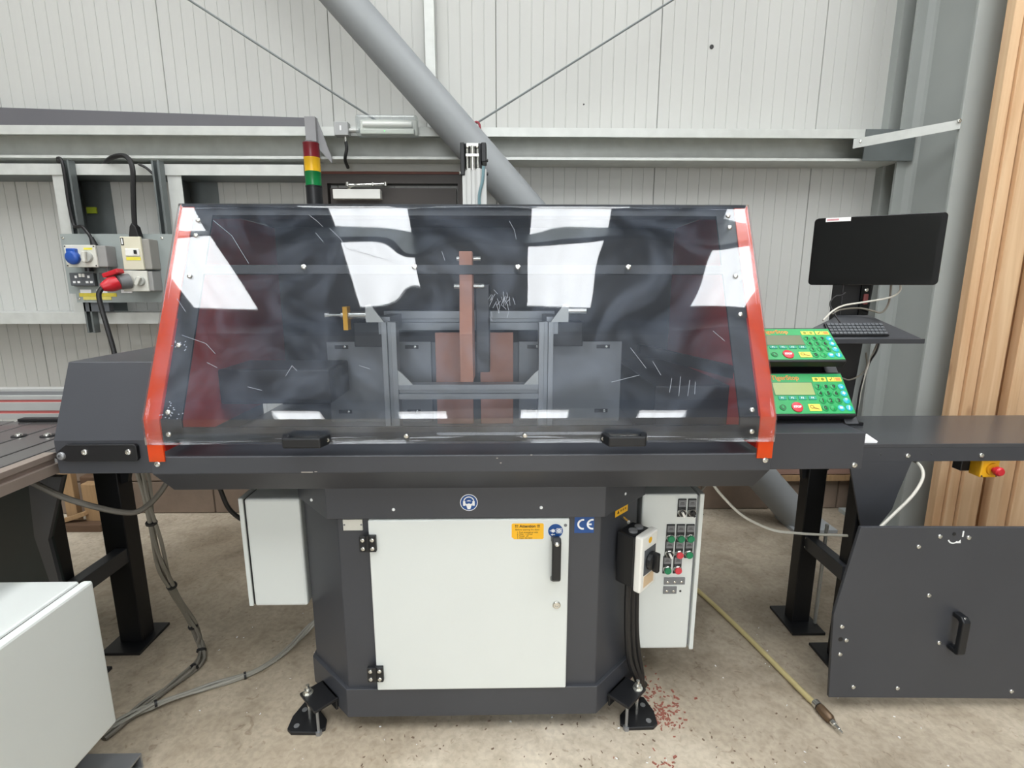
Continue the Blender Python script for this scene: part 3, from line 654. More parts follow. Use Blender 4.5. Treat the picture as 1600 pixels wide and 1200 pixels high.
# orange side sheets with front flanges
for sx, xo, xi in ((1, HX0, HX0 + .042), (-1, HX1, HX1 - .042)):
    fl_ = MB(); x0, x1 = min(xo, xi), max(xo, xi)
    o3 = .006
    pts = [(1.352 + .004, .972), (1.352 + .004, 1.092), ((HT - nrm * o3).y, (HT - nrm * o3).z), ((HT - nrm * (o3 + .004)).y, (HT - nrm * (o3 + .004)).z), (1.361, 1.091), (1.361, .972)]
    pts[1] = ((HF - nrm * o3).y - .002, HF.z)
    fl_.prism(pts, 'x', x0, x1)
    xs = xi if sx > 0 else xi
    build('orange_flange', fl_, ORANGE, mc)
    build('shaded_side_sheet', MB().prism([(1.363, 1.0), (1.363, 1.091), ((HT - nrm * .014).y, (HT - nrm * .014).z), (2.18, 1.675), (2.18, 1.0)], 'x', xs - .002, xs + .002), SHADEDSHEET, mc)
SHADEDSHEET_DONE = True
# black frame behind the window
fb = []
for x0, x1, bl in ((-.935, -.875, [(-.905, q) for q in (.02, .21, .42, .55, .60)]), (.655, .715, [(.685, q) for q in (.02, .30, .42, .58, .62)])):
    m_ = MB(); slope_bar(m_, x0, x1, .012, .006, 0, slen - .005)
    m_.box(x0, x1, 1.362, 1.368, 1.025, 1.092)
    f = build('hood_frame', m_, BLACKM, mc)
    for x, q in bl: p = HF + sl * q + nrm * .002; bolt(f, (x + (q - .3) * 0, p.y, p.z), nrm, r=.007)
    bolt(f, ((x0 + x1) / 2, 1.35, 1.052), r=.007)
m_ = MB(); slope_bar(m_, -.875, .655, .012, .006, .435, .463)
f = build('hood_frame', m_, BLACKM, mc)
for x in (-.58, -.258, .044, .37): p = HF + sl * .449 + nrm * .0022; bolt(f, (x, p.y, p.z), nrm, r=.008)
f = build('hood_frame', MB().box(-.935, .715, 1.362, 1.372, 1.024, 1.066), BLACKM, mc)
for x in (-.265, .059): bolt(f, (x, 1.35, 1.044), r=.007)
m_ = MB(); slope_bar(m_, -.96, .74, .012, .02, slen - .03, slen - .002); build('hood_top_rail', m_, BLACKM, mc)
sc_ = MB()
def scr(pts, w=.0005):
    P = []
    for x, q in pts: p = HF + sl * q + nrm * .0026; P.append(Vector((x, p.y, p.z)))
    for p0, p1 in zip(P, P[1:]):
        t_ = (p1 - p0).normalized(); s_ = t_.cross(nrm) * w
        sc_.loft([p0 - s_, p1 - s_, p1 + s_, p0 + s_], [p0 - s_ + nrm * .0003, p1 - s_ + nrm * .0003, p1 + s_ + nrm * .0003, p0 + s_ + nrm * .0003])
for p in ([(-.58, .62), (-.55, .595), (-.535, .58)], [(-.555, .56), (-.53, .53)], [(-.515, .575), (-.48, .54), (-.46, .51), (-.30, .46)], [(-.90, .24), (-.83, .215), (-.80, .185)], [(-.86, .60), (-.80, .55), (-.74, .46)],
          [(-.82, .16), (-.79, .145)], [(-.60, .12), (-.585, .15), (-.57, .135)], [(-.70, .09), (-.66, .08)], [(-.40, .15), (-.37, .14)], [(.46, .07), (.47, .11)], [(.485, .06), (.495, .115)], [(.51, .06), (.52, .105)], [(.53, .065), (.535, .10)],
          [(.36, .20), (.40, .14)], [(.42, .16), (.44, .12)], [(.30, .10), (.38, .12)], [(.02, .60), (.035, .57), (.04, .54)], [(-.18, .50), (-.17, .47)], [(.60, .25), (.63, .22)], [(-.93, .35), (-.90, .31)]): scr(p)
for i in range(26):   # scuffed patch in the middle of the window
    x = random.gauss(.0, .02); q = random.gauss(.345, .02); scr([(x, q), (x + random.uniform(-.012, .012), q - random.uniform(.01, .03))], .0005)
for cx, cq in ((-.905, .21), (-.905, -.04), (.685, .42), (-.905, .03)):
    for i in range(12): x = random.gauss(cx, .014); q = max(.002, random.gauss(max(cq, .01), .012)); scr([(x, q), (x + .003, q + .001)], .0012)
build('scratches', sc_, mat('scratch_white', (150, 156, 164), .6), hood)['kind'] = 'stuff'
# handles
for hx in (-.536, .332):
    h = MB()
    h.prism([(hx - .064, 1.352), (hx - .05, 1.31), (hx + .05, 1.31), (hx + .064, 1.352), (hx + .046, 1.352), (hx + .040, 1.325), (hx - .040, 1.325), (hx - .046, 1.352)], 'z', 1.022, 1.05)
    ho = build('hood_handle', h, BLACKP, mc, .004)
    for dx in (-.058, .058): bolt(ho, (hx + dx, 1.342, 1.036), (dx * 10, -1, 0), r=.006)
# side covers
cv = build('side_cover', MB().prism([(1.45, .903), (1.45, 1.005), (1.545, 1.222), (2.05, 1.222), (2.05, .903)], 'x', -1.306, -.978), ANTH, mc, .003)
cp = build('cover_plate', MB().prism([(-1.265, .945), (-1.068, .945), (-1.062, .952), (-1.062, .990), (-1.068, .996), (-1.262, .996), (-1.29, .975), (-1.30, .955)], 'y', 1.437, 1.45), BLACKM, mc, .002)
for x in (-1.21, -1.085): bolt(cp, (x, 1.437, .974), r=.009)
bolt(cp, (-1.278, 1.437, .963), r=.012, m=ALUD)
cr = build('side_cover', MB().box(.758, 1.118, 1.50, 2.1, .884, 1.002), ANTH, mc, .003)
bolt(cr, (1.093, 1.5, .898), r=.009)
build('keypad_bracket', MB().prism([(1.60, 1.002), (1.80, 1.222), (1.88, 1.222), (1.96, 1.002)], 'x', 1.12, 1.165), ANTH2, mc, .002)
build('keypad_rest', MB().prism([(1.62, 1.002), (1.73, 1.13), (1.80, 1.215), (1.86, 1.22), (1.86, 1.002)], 'x', .80, 1.12), BLACKM, mc)
# adjustable feet
def foot(sx, cx):
    u = Vector((sx * .7071, -.7071, 0)); w = Vector((sx * .7071, .7071, 0))   # outwards, sideways
    o = Vector((cx, 1.515, 0))
    def pt(a, b, z): v = o + u * a + w * b; return (v.x, v.y, z)
    m1 = MB(); m1.loft([pt(0, -.055, .098), pt(.082, -.055, .098), pt(.082, .055, .098), pt(0, .055, .098)], [pt(0, -.055, .108), pt(.082, -.055, .108), pt(.082, .055, .108), pt(0, .055, .108)])
    m1.loft([pt(0, -.05, .06), pt(.008, -.05, .06), pt(.008, .05, .06), pt(0, .05, .06)], [pt(0, -.05, .108), pt(.008, -.05, .108), pt(.008, .05, .108), pt(0, .05, .108)])
    f = build('levelling_foot', m1, BLACKM, mc, .002)
    bo = pt(.062, .034, 0)
    m2 = MB(); m2.cyl(bo, (bo[0], bo[1], .14), .006, n=10); m2.cyl((bo[0], bo[1], .108), (bo[0], bo[1], .112), .017); m2.cyl((bo[0], bo[1], .112), (bo[0], bo[1], .124), .0125, n=6)
    build('foot_bolt', m2, CHROME, f, smooth=True)
    b2 = pt(.066, -.036, 0)
    build('foot_bolt', MB().cyl(b2, (b2[0], b2[1], .1), .005, n=8).cyl((b2[0], b2[1], 0), (b2[0], b2[1], .012), .011, n=6), ALUD, f, smooth=True)
    pf = [(.045, -.04), (.075, -.035), (.132, .025), (.134, .048), (.10, .085), (.045, .115), (.022, .105), (.025, -.01)]
    m3 = MB(); m3.loft([pt(a_, b_, 0) for a_, b_ in pf], [pt(a_, b_, .012) for a_, b_ in pf]); build('foot_plate', m3, BLACKM, f, .002)
    for a_, b_ in ((.108, .035), (.06, .08)):
        c_ = pt(a_, b_, .012); build('anchor_hole', MB().rev(c_, (0, 0, 1), [(0, .009), (.002, .009), (.002, .005)], 12), ALUD, f)
foot(-1, -.588); foot(1, .383)
# interior frame of slotted aluminium profile
def profile_bar(name, x0, x1, y0, y1, z0, z1, axis, parent):
    m_ = MB(); g = .007
    if axis == 'z':
        xm = (x0 + x1) / 2
        m_.box(x0, xm - g, y0, y1, z0, z1); m_.box(xm + g, x1, y0, y1, z0, z1); m_.box(xm - g, xm + g, y0 + .012, y1, z0, z1)
    else:
        zm = (z0 + z1) / 2
        m_.box(x0, x1, y0, y1, z0, zm - g); m_.box(x0, x1, y0, y1, zm + g, z1); m_.box(x0, x1, y0 + .012, y1, zm - g, zm + g)
    return build(name, m_, ALUD, parent, .001)
profile_bar('frame_upright', -.412, -.362, 1.74, 1.79, .935, 1.325, 'z', mc)
profile_bar('frame_upright', .122, .172, 1.74, 1.79, .935, 1.325, 'z', mc)
profile_bar('frame_crossbar', -.362, .122, 1.74, 1.79, 1.058, 1.11, 'x', mc)
profile_bar('frame_rail', -.46, .20, 2.0, 2.05, 1.275, 1.35, 'x', mc)
for sx, x in ((1, -.362), (-1, .122)):
    build('corner_bracket', MB().prism([(x, 1.11), (x + sx * .05, 1.11), (x + sx * .012, 1.15), (x, 1.16)], 'y', 1.742, 1.75), ALU, mc)
for sx, x in ((-1, -.412), (1, .172)):
    build('corner_bracket', MB().prism([(x - sx * .01, 1.325), (x + sx * .05, 1.325), (x + sx * .05, 1.38), (x + sx * .035, 1.385)], 'y', 1.742, 1.75), ALU, mc)
    build('side_rail', MB().box(min(x, x + sx * .0) - .02, x + .02, 1.79, 2.0, 1.28, 1.34), ALUD, mc)
    build('side_motor', MB().box(min(x, x + sx * .11), max(x, x + sx * .11), 1.80, 1.90, 1.235, 1.32), BLACKM, mc, .003)
cy = MB(); cy.cyl((-.56, 1.8, 1.345), (-.44, 1.8, 1.345), .014); cy.cyl((-.60, 1.8, 1.345), (-.56, 1.8, 1.345), .006); cy.cyl((-.615, 1.8, 1.345), (-.60, 1.8, 1.345), .013)
build('clamp_cylinder', cy, CHROME, mc, smooth=True)
build('clamp_block', MB().box(-.55, -.535, 1.78, 1.82, 1.295, 1.375), YELP, mc)
cy = MB(); cy.cyl((.20, 1.8, 1.36), (.29, 1.8, 1.36), .012); build('clamp_cylinder', cy, CHROME, mc, smooth=True)
# fence plates
for x0, x1, nx in ((-.655, -.27, -.415), (.06, .445, .20)):
    pz = MB(); pz.box(x0, x1, 1.905, 1.915, .935, 1.24); pp = build('fence_plate', pz, mat('fence_grey%d' % (x0 > 0), (128, 130, 132), .45, .25, .1, 5), mc)
    for x in (x0 + .055, x1 - .07):
        for z in (1.222, .975):
            build('slot', MB().box(x - .025, x + .025, 1.9025, 1.905, z - .007, z + .007), BLACKM, pp, .0); bolt(pp, (x + .012, 1.902, z), r=.006)
build('fence_plate', MB().box(-.27, .06, 1.93, 1.94, .935, 1.235), mat('fence_grey3', (104, 106, 108), .45, .2, .1, 5), mc)
build('motor_housing', MB().box(-.925, -.565, 1.65, 1.86, 1.065, 1.18), BLACKM, mc, .006)
build('saw_motor', MB().box(.475, .722, 1.56, 2.15, .95, 1.14), BLACKM, mc, .006)
tr = MB(); tr.loft([(.50, 1.85, 1.20), (.50, 1.85, 1.235), (.50, 1.90, 1.235), (.50, 1.90, 1.20)], [(.735, 1.50, 1.16), (.735, 1.50, 1.20), (.735, 1.55, 1.20), (.735, 1.55, 1.16)])
build('guide_arm', tr, BLACKM, mc)
ax = MB(); ax.cyl((-.06, 1.66, 1.445), (-.155, 1.66, 1.445), .008); ax.cyl((-.07, 1.66, 1.53), (-.145, 1.66, 1.53), .008)
build('pivot_pin', ax, CHROME, mc, smooth=True)
build('press_bar', MB().box(-.09, -.045, 1.70, 1.78, 1.16, 1.45), ANTH2, mc, .003)
# red-brown fence block and boards lying in the machine
tag(build('fence_block', MB().prism([(1.585, 1.148), (1.575, 1.30), (1.61, 1.46), (1.615, 1.55), (1.66, 1.55), (1.70, 1.46), (1.70, 1.148)], 'x', -.134, -.094), MDF, bev=.002), 'tall narrow brown MDF fence standing on edge inside the hood', 'board')
tag(bx('backing_board', -.247, -.112, 1.86, 1.885, .937, 1.278, MDF, None, .002), 'brown MDF backing board left of the tall fence', 'board')
tag(bx('backing_board', -.084, .037, 1.86, 1.885, .937, 1.278, MDF, None, .002), 'brown MDF backing board right of the tall fence, with a dark knot', 'board')

# stack light and actuator on top of the machine
st = thing('stack_light', (-.642, 1.85, 1.688), 'signal tower with red, amber and green tiers on the hood', 'lamp')
for nm, z0, z1, r, m_ in (('base', 1.688, 1.778, .0265, BLACKP), ('green_tier', 1.779, 1.823, .026, LENSG), ('amber_tier', 1.824, 1.868, .026, LENSY), ('red_tier', 1.869, 1.914, .026, LENSR)):
    build(nm, MB().rev((-.642, 1.85, z0), (0, 0, 1), [(0, r), (z1 - z0 - .004, r), (z1 - z0 - .003, r * 1.03), (z1 - z0, r * 1.03)], 24), m_, st, smooth=True)
build('cap', MB().rev((-.642, 1.85, 1.914), (0, 0, 1), [(0, .026), (.004, .024), (.006, .015)], 24), BLACKP, st, smooth=True)
ac = thing('linear_actuator', (-.104, 1.95, 1.688), 'upright aluminium actuator with black end cap above the hood', 'actuator')
x0 = -.143
aa = MB()
for i, (xa, xb, yd) in enumerate(((0, .012, 0), (.012, .018, .006), (.018, .030, 0), (.030, .034, .006), (.034, .044, .0), (.044, .052, .008), (.052, .064, 0), (.064, .085, .012))):
    aa.box(x0 + xa, x0 + xb, 1.93 + yd, 1.98, 1.688, 1.855 if i > 0 else 1.845)
build('profile_tube', aa, ALU, ac)
build('end_cap', MB().box(x0 - .006, x0 + .010, 1.925, 1.99, 1.83, 1.94).box(x0 + .068, x0 + .086, 1.925, 1.99, 1.875, 1.94).box(x0 + .010, x0 + .068, 1.945, 1.99, 1.85, 1.942), BLACKP, ac, .003)
pb = MB()
for x in (.018, .056): pb.cyl((x0 + x, 1.935, 1.85), (x0 + x, 1.935, 1.92), .005)
pb.cyl((x0 + .037, 1.94, 1.85), (x0 + .037, 1.94, 1.93), .011); pb.box(x0 + .014, x0 + .06, 1.925, 1.945, 1.893, 1.902); pb.box(x0 + .016, x0 + .058, 1.93, 1.945, 1.928, 1.938)
build('piston_rods', pb, CHROME, ac, smooth=True)
for x in (.02, .054): bolt(ac, (x0 + x, 1.928, 1.926), r=.005)
for z in (1.84, 1.885): bolt(ac, (x0 + .088, 1.95, z), (1, 0, 0), r=.006, m=SCREWD)
bolt(ac, (x0 - .008, 1.95, 1.842), (-1, -.5, 0), r=.006)
build('air_tube', MB().tube([(x0 + .076, 1.925, 1.86), (x0 + .072, 1.92, 1.81), (x0 + .06, 1.918, 1.76), (x0 + .062, 1.918, 1.69)], .0055, 8, 5), mat('teal_tube', (110, 140, 146), .35), ac, smooth=True)

# ------------------------------------------------------------------ electrical cabinets on the base
lc = thing('electrical_cabinet', (-.765, 1.8, .362), 'plain white electrical cabinet on the left flank of the machine base', 'cabinet')
build('case', MB().box(-.857, -.676, 1.60, 2.05, .362, .755), CREAM, lc, .008)
build('seal', MB().box(-.862, -.857, 1.606, 2.045, .367, .75), BLACKP, lc)
build('side_door', MB().box(-.877, -.862, 1.60, 2.05, .362, .757), CREAM, lc, .003)
rc = thing('control_cabinet', (.56, 1.85, .17), 'white control cabinet with push buttons on the right of the machine', 'cabinet')
build('case', MB().box(.468, .655, 1.61, 2.05, .17, .758), CREAM, rc, .006)
build('seal', MB().box(.655, .661, 1.618, 2.04, .18, .75), GREYP, rc)
build('side_door', MB().box(.661, .676, 1.605, 2.05, .168, .76), CREAM, rc, .003)
def button(x, z, m_, kind='push'):
    h = build('button_holder', MB().box(x - .0145, x + .0145, 1.606, 1.61, z - .018, z + .048), BLACKP, rc, .002)
    build('legend_plate', MB().box(x - .012, x + .012, 1.6045, 1.6062, z + .020, z + .044), GREYP, h)
    for i in (0, 1): build('legend_line', MB().box(x - .008 + i * .002, x + .008 - i * .002, 1.604, 1.6047, z + .029 + i * .005, z + .031 + i * .005), SCREWD, h)
    build('button_ring', MB().rev((x, 1.606, z), (0, -1, 0), [(0, .0145), (.007, .014), (.009, .012)], 20), CHROME, h, smooth=True)
    if kind == 'push': build('button_cap', MB().rev((x, 1.598, z - .001), (0, -1, 0), [(0, .0122), (.005, .0122), (.0065, .0105)], 20), m_, h, smooth=True)
    else:
        build('selector', MB().rev((x, 1.598, z), (0, -1, 0), [(0, .0115), (.004, .011)], 18), BLACKP, h, smooth=True)
        build('selector_grip', MB(Matrix.Translation((x, 1.594, z)) @ Matrix.Rotation(R(-28), 4, 'Y')).box(-.0036, .0036, -.009, 0, -.0100, .0100), m_, h, .001)
for x, z, m_, k in ((.602, .694, WHITEP, 's'), (.636, .694, BLACKP, 's'), (.569, .602, GREEN, 'push'), (.603, .602, GREEN, 'push'), (.636, .602, GREEN, 'push'),
                    (.568, .543, WHITEP, 's'), (.602, .542, PINKRED, 'push'), (.635, .542, GREEN, 'push'), (.564, .484, GREEN, 'push'), (.600, .484, PINKRED, 'push')):
    button(x, z, m_, k)
for x0, x1, z0, z1, n in ((.557, .630, .424, .450, 3), (.556, .603, .389, .416, 2)):
    pl_ = build('jack_plate', MB().box(x0, x1, 1.606, 1.61, z0, z1), GREYP, rc, .001)
    for i in range(n): bolt(pl_, (x0 + (x1 - x0) * (i + .5) / n, 1.606, (z0 + z1) / 2 - .002), r=.005)
bolt(rc, (.617, 1.61, .397), r=.004, m=SCREWD)
# isolator
iu = Vector((.7071, .7071, 0)); io = Vector((.362, 1.50, .51))
Mi = basis(io, iu, (0, 0, 1))
iso = thing('isolator_switch', tuple(io), 'black and white rotary isolator box on the chamfered machine corner', 'switch')
build('back_box', MB(Mi).box(-.005, .088, .0, .175, .0, .066), BLACKP, iso, .006)
build('front_cover', MB(Mi).prism([(-.008, -.006), (.090, -.006), (.090, .182), (-.008, .182)], 'z', .066, .092), WHITEP, iso, .006)
build('sticker', MB(Mi).disc((.041, .160, .0922), (1, 0, 0), (0, 1, 0), .010, .0006), YELLOW, iso)
build('handle_plate', MB(Mi).box(.008, .076, .05, .135, .092, .094), DGREYP, iso, .002)
build('lower_label', MB(Mi).box(.012, .072, .008, .045, .092, .093), mat('orange_label', (222, 196, 160), .5), iso)
hd = MB(Mi); hd.rev((.042, .092, .094), (0, 0, 1), [(0, .030), (.014, .028), (.018, .024)], 20); hd.box(.034, .050, .060, .124, .106, .126)
build('rotary_handle', hd, BLACKP, iso, .004)
for zz in (0, 1): build('gland', MB(Mi).cyl((.025 + zz * .035, .175, .04), (.025 + zz * .035, .182, .04), .014), GREYP, iso, smooth=True)
inn = Vector((.7071, -.7071, 0))
for i in range(3):
    def cp(al, ou, z): v = Vector((io.x, io.y, 0)) + iu * al + inn * ou; return (v.x, v.y, z)
    k = .018 + .027 * i
    tag(build('supply_cable', MB().tube([cp(k, .035, .515), cp(k + .004, .034, .42), cp(k + .018, .032, .30), cp(k + .045, .03, .19), cp(k * .6 + .095, .036, .10), cp(k * .4 + .13, .028, .05), cp(k * .4 + .165, .022, .013)], .0105, 8, 5), RUBBER, smooth=True),
        ('black supply cable hanging below the isolator, nearest of three', 'black supply cable hanging below the isolator, middle of three', 'black supply cable below the isolator, closest to the control cabinet')[i], 'cable')

# ------------------------------------------------------------------ keypads
def keypad(o, top, x0, x1, lcd, label):
    o = Vector(o); top = Vector(top); w = (top - o); Hh = w.length; Wd = x1 - x0
    M = basis((x0, o.y, o.z), (1, 0, 0), w)
    t = thing('keypad_console', (x0, o.y, o.z - .03), label, 'keypad')
    build('housing', MB(M).prism([(-.004, -.008), (Wd + .004, -.008), (Wd + .004, Hh + .008), (-.004, Hh + .008)], 'z', -.03, -.001), BLACKM, t, .004)
    build('faceplate', MB(M).box(0, Wd, 0, Hh, -.001, .001), KEYG, t)
    fromR = lambda r, v: (Wd - r, Hh * (1 - v))
    bxx = lambda r0, r1, v0, v1, z0, z1: MB(M).box(Wd - r0, Wd - r1, Hh * (1 - v1), Hh * (1 - v0), z0, z1)
    build('screen_frame', bxx(.248, .109, .215, .555, .001, .0016), KEYGD, t)
    build('screen', bxx(.245, .112, .23, .54, .0016, .0022), lcd, t)
    text('lettering', 'TigerStop', .024, ORANGEINK, t, M @ Matrix.Translation((Wd - .196, Hh * .895, .0013)), bold=.0006)
    for r0, r1, marks in ((.104, .058, 'oo'), (.053, .006, 'vx')):
        k = build('yellow_key', bxx(r0, r1, .09, .205, .001, .0025), KEYY, t, .001)
        for i, ch in enumerate(marks):
            cx, cyy = Wd - r0 + .012 + i * .022, Hh * .853
            if ch == 'o': build('key_mark', MB(M).disc((cx, cyy, .0025), (1, 0, 0), (0, 1, 0), .0055, .0003), mat('olive_ink', (120, 140, 40), .5) if 'olive_ink' not in MATS else MATS['olive_ink'], k)
            elif ch == 'v': build('key_mark', MB(M).prism([(cx - .006, cyy), (cx - .003, cyy - .006), (cx + .006, cyy + .006), (cx + .004, cyy + .0065), (cx - .003, cyy - .002), (cx - .005, cyy + .002)], 'z', .0025, .0028), INK, k)
            else: build('key_mark', MB(M).box(cx - .007, cx + .010, cyy - .006, cyy + .006, .0025, .0028), ORANGEINK, k)
        build('key_mark', MB(M).box(Wd - (r0 + r1) / 2 - .001, Wd - (r0 + r1) / 2 + .001, Hh * .80, Hh * .905, .0025, .0028), ORANGEINK, k)
    for i in range(4):
        r = .226 - i * .0335
        k = build('soft_key', bxx(r + .013, r - .013, .575, .665, .001, .003), TEAL, t, .001)
        text('key_mark', 'F%d' % (i + 1), .010, WHITEINK, k, M @ Matrix.Translation((Wd - r, Hh * .38, .0032)))
    rows = ('789', '456', '123', '0.=')
    for rI, row in enumerate(rows):
        v = (.34, .51, .69, .87)[rI]; cyy = Hh * (1 - v)
        for cI in range(4):
            r = .0935 - cI * .0262
            last = cI == 3 or (rI == 3 and cI == 2)
            k = build('key', MB(M).rev((Wd - r, cyy, .001), (0, 0, 1), [(0, .0108), (.0012, .0106), (.002, .0095)], 18), CYAN if last else KEYG, t, smooth=True)
            build('key_rim', MB(M).disc((Wd - r, cyy, .001), (1, 0, 0), (0, 1, 0), .0118, .0004, 18), KEYGD if not last else TEAL, k)
            ch = ('-', '+', '*', '/')[rI] if cI == 3 else row[cI]
            text('key_mark', ch, .0185, WHITEINK if last else INK, k, M @ Matrix.Translation((Wd - r, cyy, .0032)), bold=.0008)
    r, v = .186, .845
    k = build('stop_key', MB(M).rev((Wd - r, Hh * (1 - v), .001), (0, 0, 1), [(0, .0185), (.003, .018), (.004, .0165)], 24), PINKRED, t, smooth=True)
    text('key_mark', 'STOP', .0105, WHITEINK, k, M @ Matrix.Translation((Wd - r, Hh * (1 - v), .0053)), bold=.0006)
    k = build('yellow_key', bxx(.148, .108, .77, .94, .001, .0025), KEYY, t, .001)
    build('key_mark', MB(M).disc((Wd - .137, Hh * .16, .0025), (1, 0, 0), (0, 1, 0), .007, .0003, 16, .004).prism([(Wd - .134, Hh * .12), (Wd - .115, Hh * .095), (Wd - .114, Hh * .11), (Wd - .130, Hh * .15)], 'z', .0025, .0028), MATS['sticker_brown0'], k)
    k = build('power_key', MB(M).rev((Wd - .233, Hh * .15, .001), (0, 0, 1), [(0, .0115), (.002, .011)], 18), KEYG, t, smooth=True)
    build('key_mark', MB(M).disc((Wd - .233, Hh * .15, .003), (1, 0, 0), (0, 1, 0), .0095, .0004, 20, .0078).disc((Wd - .233, Hh * .15, .003), (1, 0, 0), (0, 1, 0), .006, .0004, 16, .0045, 120, 420), INK, k)
    return t
keypad((0, 1.60, 1.037), (0, 1.698, 1.151), .870, 1.148, LCDL, 'lower green keypad console with lit pale display beside the hood')
keypad((0, 1.682, 1.203), (0, 1.795, 1.295), .870, 1.148, LCDD, 'upper green keypad console with dark unlit display beside the hood')
tk = thing('valve_knobs', (.80, 1.88, 1.24), 'black and red valve knobs poking up behind the hood edge', 'knob')
build('manifold', MB().box(.76, .86, 1.85, 1.93, 1.24, 1.27), BLACKP, tk, .004)
for x in (.785, .815, .84): build('knob', MB().rev((x, 1.88, 1.27), (0, 0, 1), [(0, .009), (.03, .011), (.045, .008)], 12), BLACKP if x != .815 else mat('dark_red_knob', (90, 20, 30), .4), tk, smooth=True)

# ------------------------------------------------------------------ monitor on its post, keyboard tray
po = thing('monitor_post', (1.33, 1.985, .90), 'black box section post carrying monitor and keyboard tray', 'post')
build('post', MB().prism([(1.30, .90), (1.385, .90), (1.425, 1.62), (1.295, 1.62)], 'y', 1.965, 2.03), BLACKM, po, .003)
build('front_slot', MB().box(1.365, 1.40, 1.958, 1.966, 1.33, 1.45), GLOSSB, po)
build('base_flange', MB().box(1.25, 1.43, 1.94, 2.07, .90, .912), BLACKM, po, .002)
bolt(po, (1.383, 1.958, 1.43), r=.008); build('red_clip', MB().box(1.374, 1.392, 1.952, 1.96, 1.375, 1.415), mat('dull_red_clip', (120, 60, 60), .5), po, .003)
mo = thing('monitor', (1.38, 1.92, 1.446), 'black flat monitor switched off, turned on its post', 'monitor')
mu = Vector((.348, -.195, 0)); ml = mu.length; Mm = basis((1.190, 2.015, 1.448), mu, (0, 0, 1))
def rrect(w, h, r, n=5):
    P = []
    for cx, cz, a0 in ((w - r, r, -90), (w - r, h - r, 0), (r, h - r, 90), (r, r, 180)):
        for k in range(n + 1): a = R(a0 + 90 * k / n); P.append((cx + r * math.cos(a), cz + r * math.sin(a)))
    return P
build('bezel', MB(Mm).prism(rrect(ml, .248, .014), 'z', -.02, .006), GLOSSB, mo, .002)
build('screen', MB(Mm).box(.020, ml - .020, .022, .226, .006, .0068), SCREEN, mo)
build('label', MB(Mm).box(.036, .116, .233, .2475, .0062, .0068), PAPER, mo)
build('label_print', MB(Mm).box(.040, .078, .237, .2435, .0068, .0071), mat('pink_print', (204, 150, 156), .5, 0, .2, 200), mo)
build('rear_mount', MB().box(1.31, 1.40, 1.945, 1.964, 1.50, 1.62), BLACKM, mo, .003)
tra = thing('keyboard_tray', (1.33, 1.8, 1.26), 'black fan shaped keyboard tray on the post below the monitor', 'tray')
tA = [(1.05, 1.86, 1.252), (1.552, 1.86, 1.252), (1.425, 1.935, 1.322), (1.40, 1.95, 1.336), (1.272, 1.95, 1.336), (1.245, 1.935, 1.322)]
build('tray', MB().loft(tA, [(x, y, z - .012) for x, y, z in tA]), ANTH2, tra, .002)
build('front_lip', MB().box(1.05, 1.552, 1.852, 1.862, 1.236, 1.254), ANTH2, tra, .002)
w_ = (Vector((0, .09, .084))).normalized(); Mk = basis((1.205, 1.868, 1.262), (1, 0, 0), w_)
key = thing('keyboard', (1.31, 1.88, 1.262), 'black keyboard lying on the fan shaped tray', 'keyboard')
build('keyboard_base', MB(Mk).box(0, .222, 0, .062, .0, .006), BLACKP, key, .002)
kk = None
for r in range(4):
    for c_ in range(14):
        x = .005 + c_ * .0152; y = .004 + r * .0140
        if kk is None: kk = build('key', MB(Mk).box(x, x + .0126, y, y + .0112, .006, .0105), DGREYP, key, .001)
        else:
            o = kk.copy(); C.objects.link(o); o.location = kk.location + (Mk.to_3x3() @ Vector((c_ * .0152, r * .0140, 0)))
# cables round the monitor
def cable(label, pts, r, m_, k=6, name='cable'):
    return tag(build(name, MB().tube(pts, r, 8, k), m_, smooth=True), label, 'cable')
cable('white cable from monitor underside draped over the tray back', [(1.475, 1.91, 1.45), (1.475, 1.91, 1.425), (1.44, 1.91, 1.402), (1.36, 1.925, 1.385), (1.29, 1.935, 1.372), (1.25, 1.935, 1.352), (1.20, 1.91, 1.318)], .0035, WHITECAB)
cable('pale cable loop hanging right of the post under the monitor', [(1.44, 1.91, 1.45), (1.45, 1.92, 1.40), (1.45, 1.93, 1.365), (1.43, 1.93, 1.345), (1.40, 1.935, 1.352), (1.35, 1.94, 1.362), (1.28, 1.94, 1.356), (1.245, 1.93, 1.34)], .0035, GREYCAB)
cable('thin black cable bent beside the monitor post', [(1.30, 1.95, 1.42), (1.285, 1.95, 1.41), (1.262, 1.95, 1.405), (1.245, 1.95, 1.38), (1.25, 1.935, 1.35), (1.26, 1.90, 1.31)], .003, RUBBER)
cable('cable pair dropping from under the keyboard tray to the table', [(1.42, 1.90, 1.25), (1.415, 1.905, 1.20), (1.412, 1.93, 1.15), (1.405, 1.95, 1.05), (1.415, 1.97, .93), (1.40, 1.98, .906)], .0035, RUBBER)
cable('white cable dropping from the tray to the table', [(1.424, 1.91, 1.245), (1.41, 1.93, 1.15), (1.409, 1.95, 1.05), (1.418, 1.97, .96), (1.405, 1.98, .906)], .0035, WHITECAB)
cable('pale cable loop behind the keypads under the tray', [(1.31, 1.93, 1.095), (1.35, 1.94, 1.085), (1.395, 1.95, 1.10), (1.425, 1.96, 1.13), (1.412, 1.955, 1.19)], .003, GREYCAB)

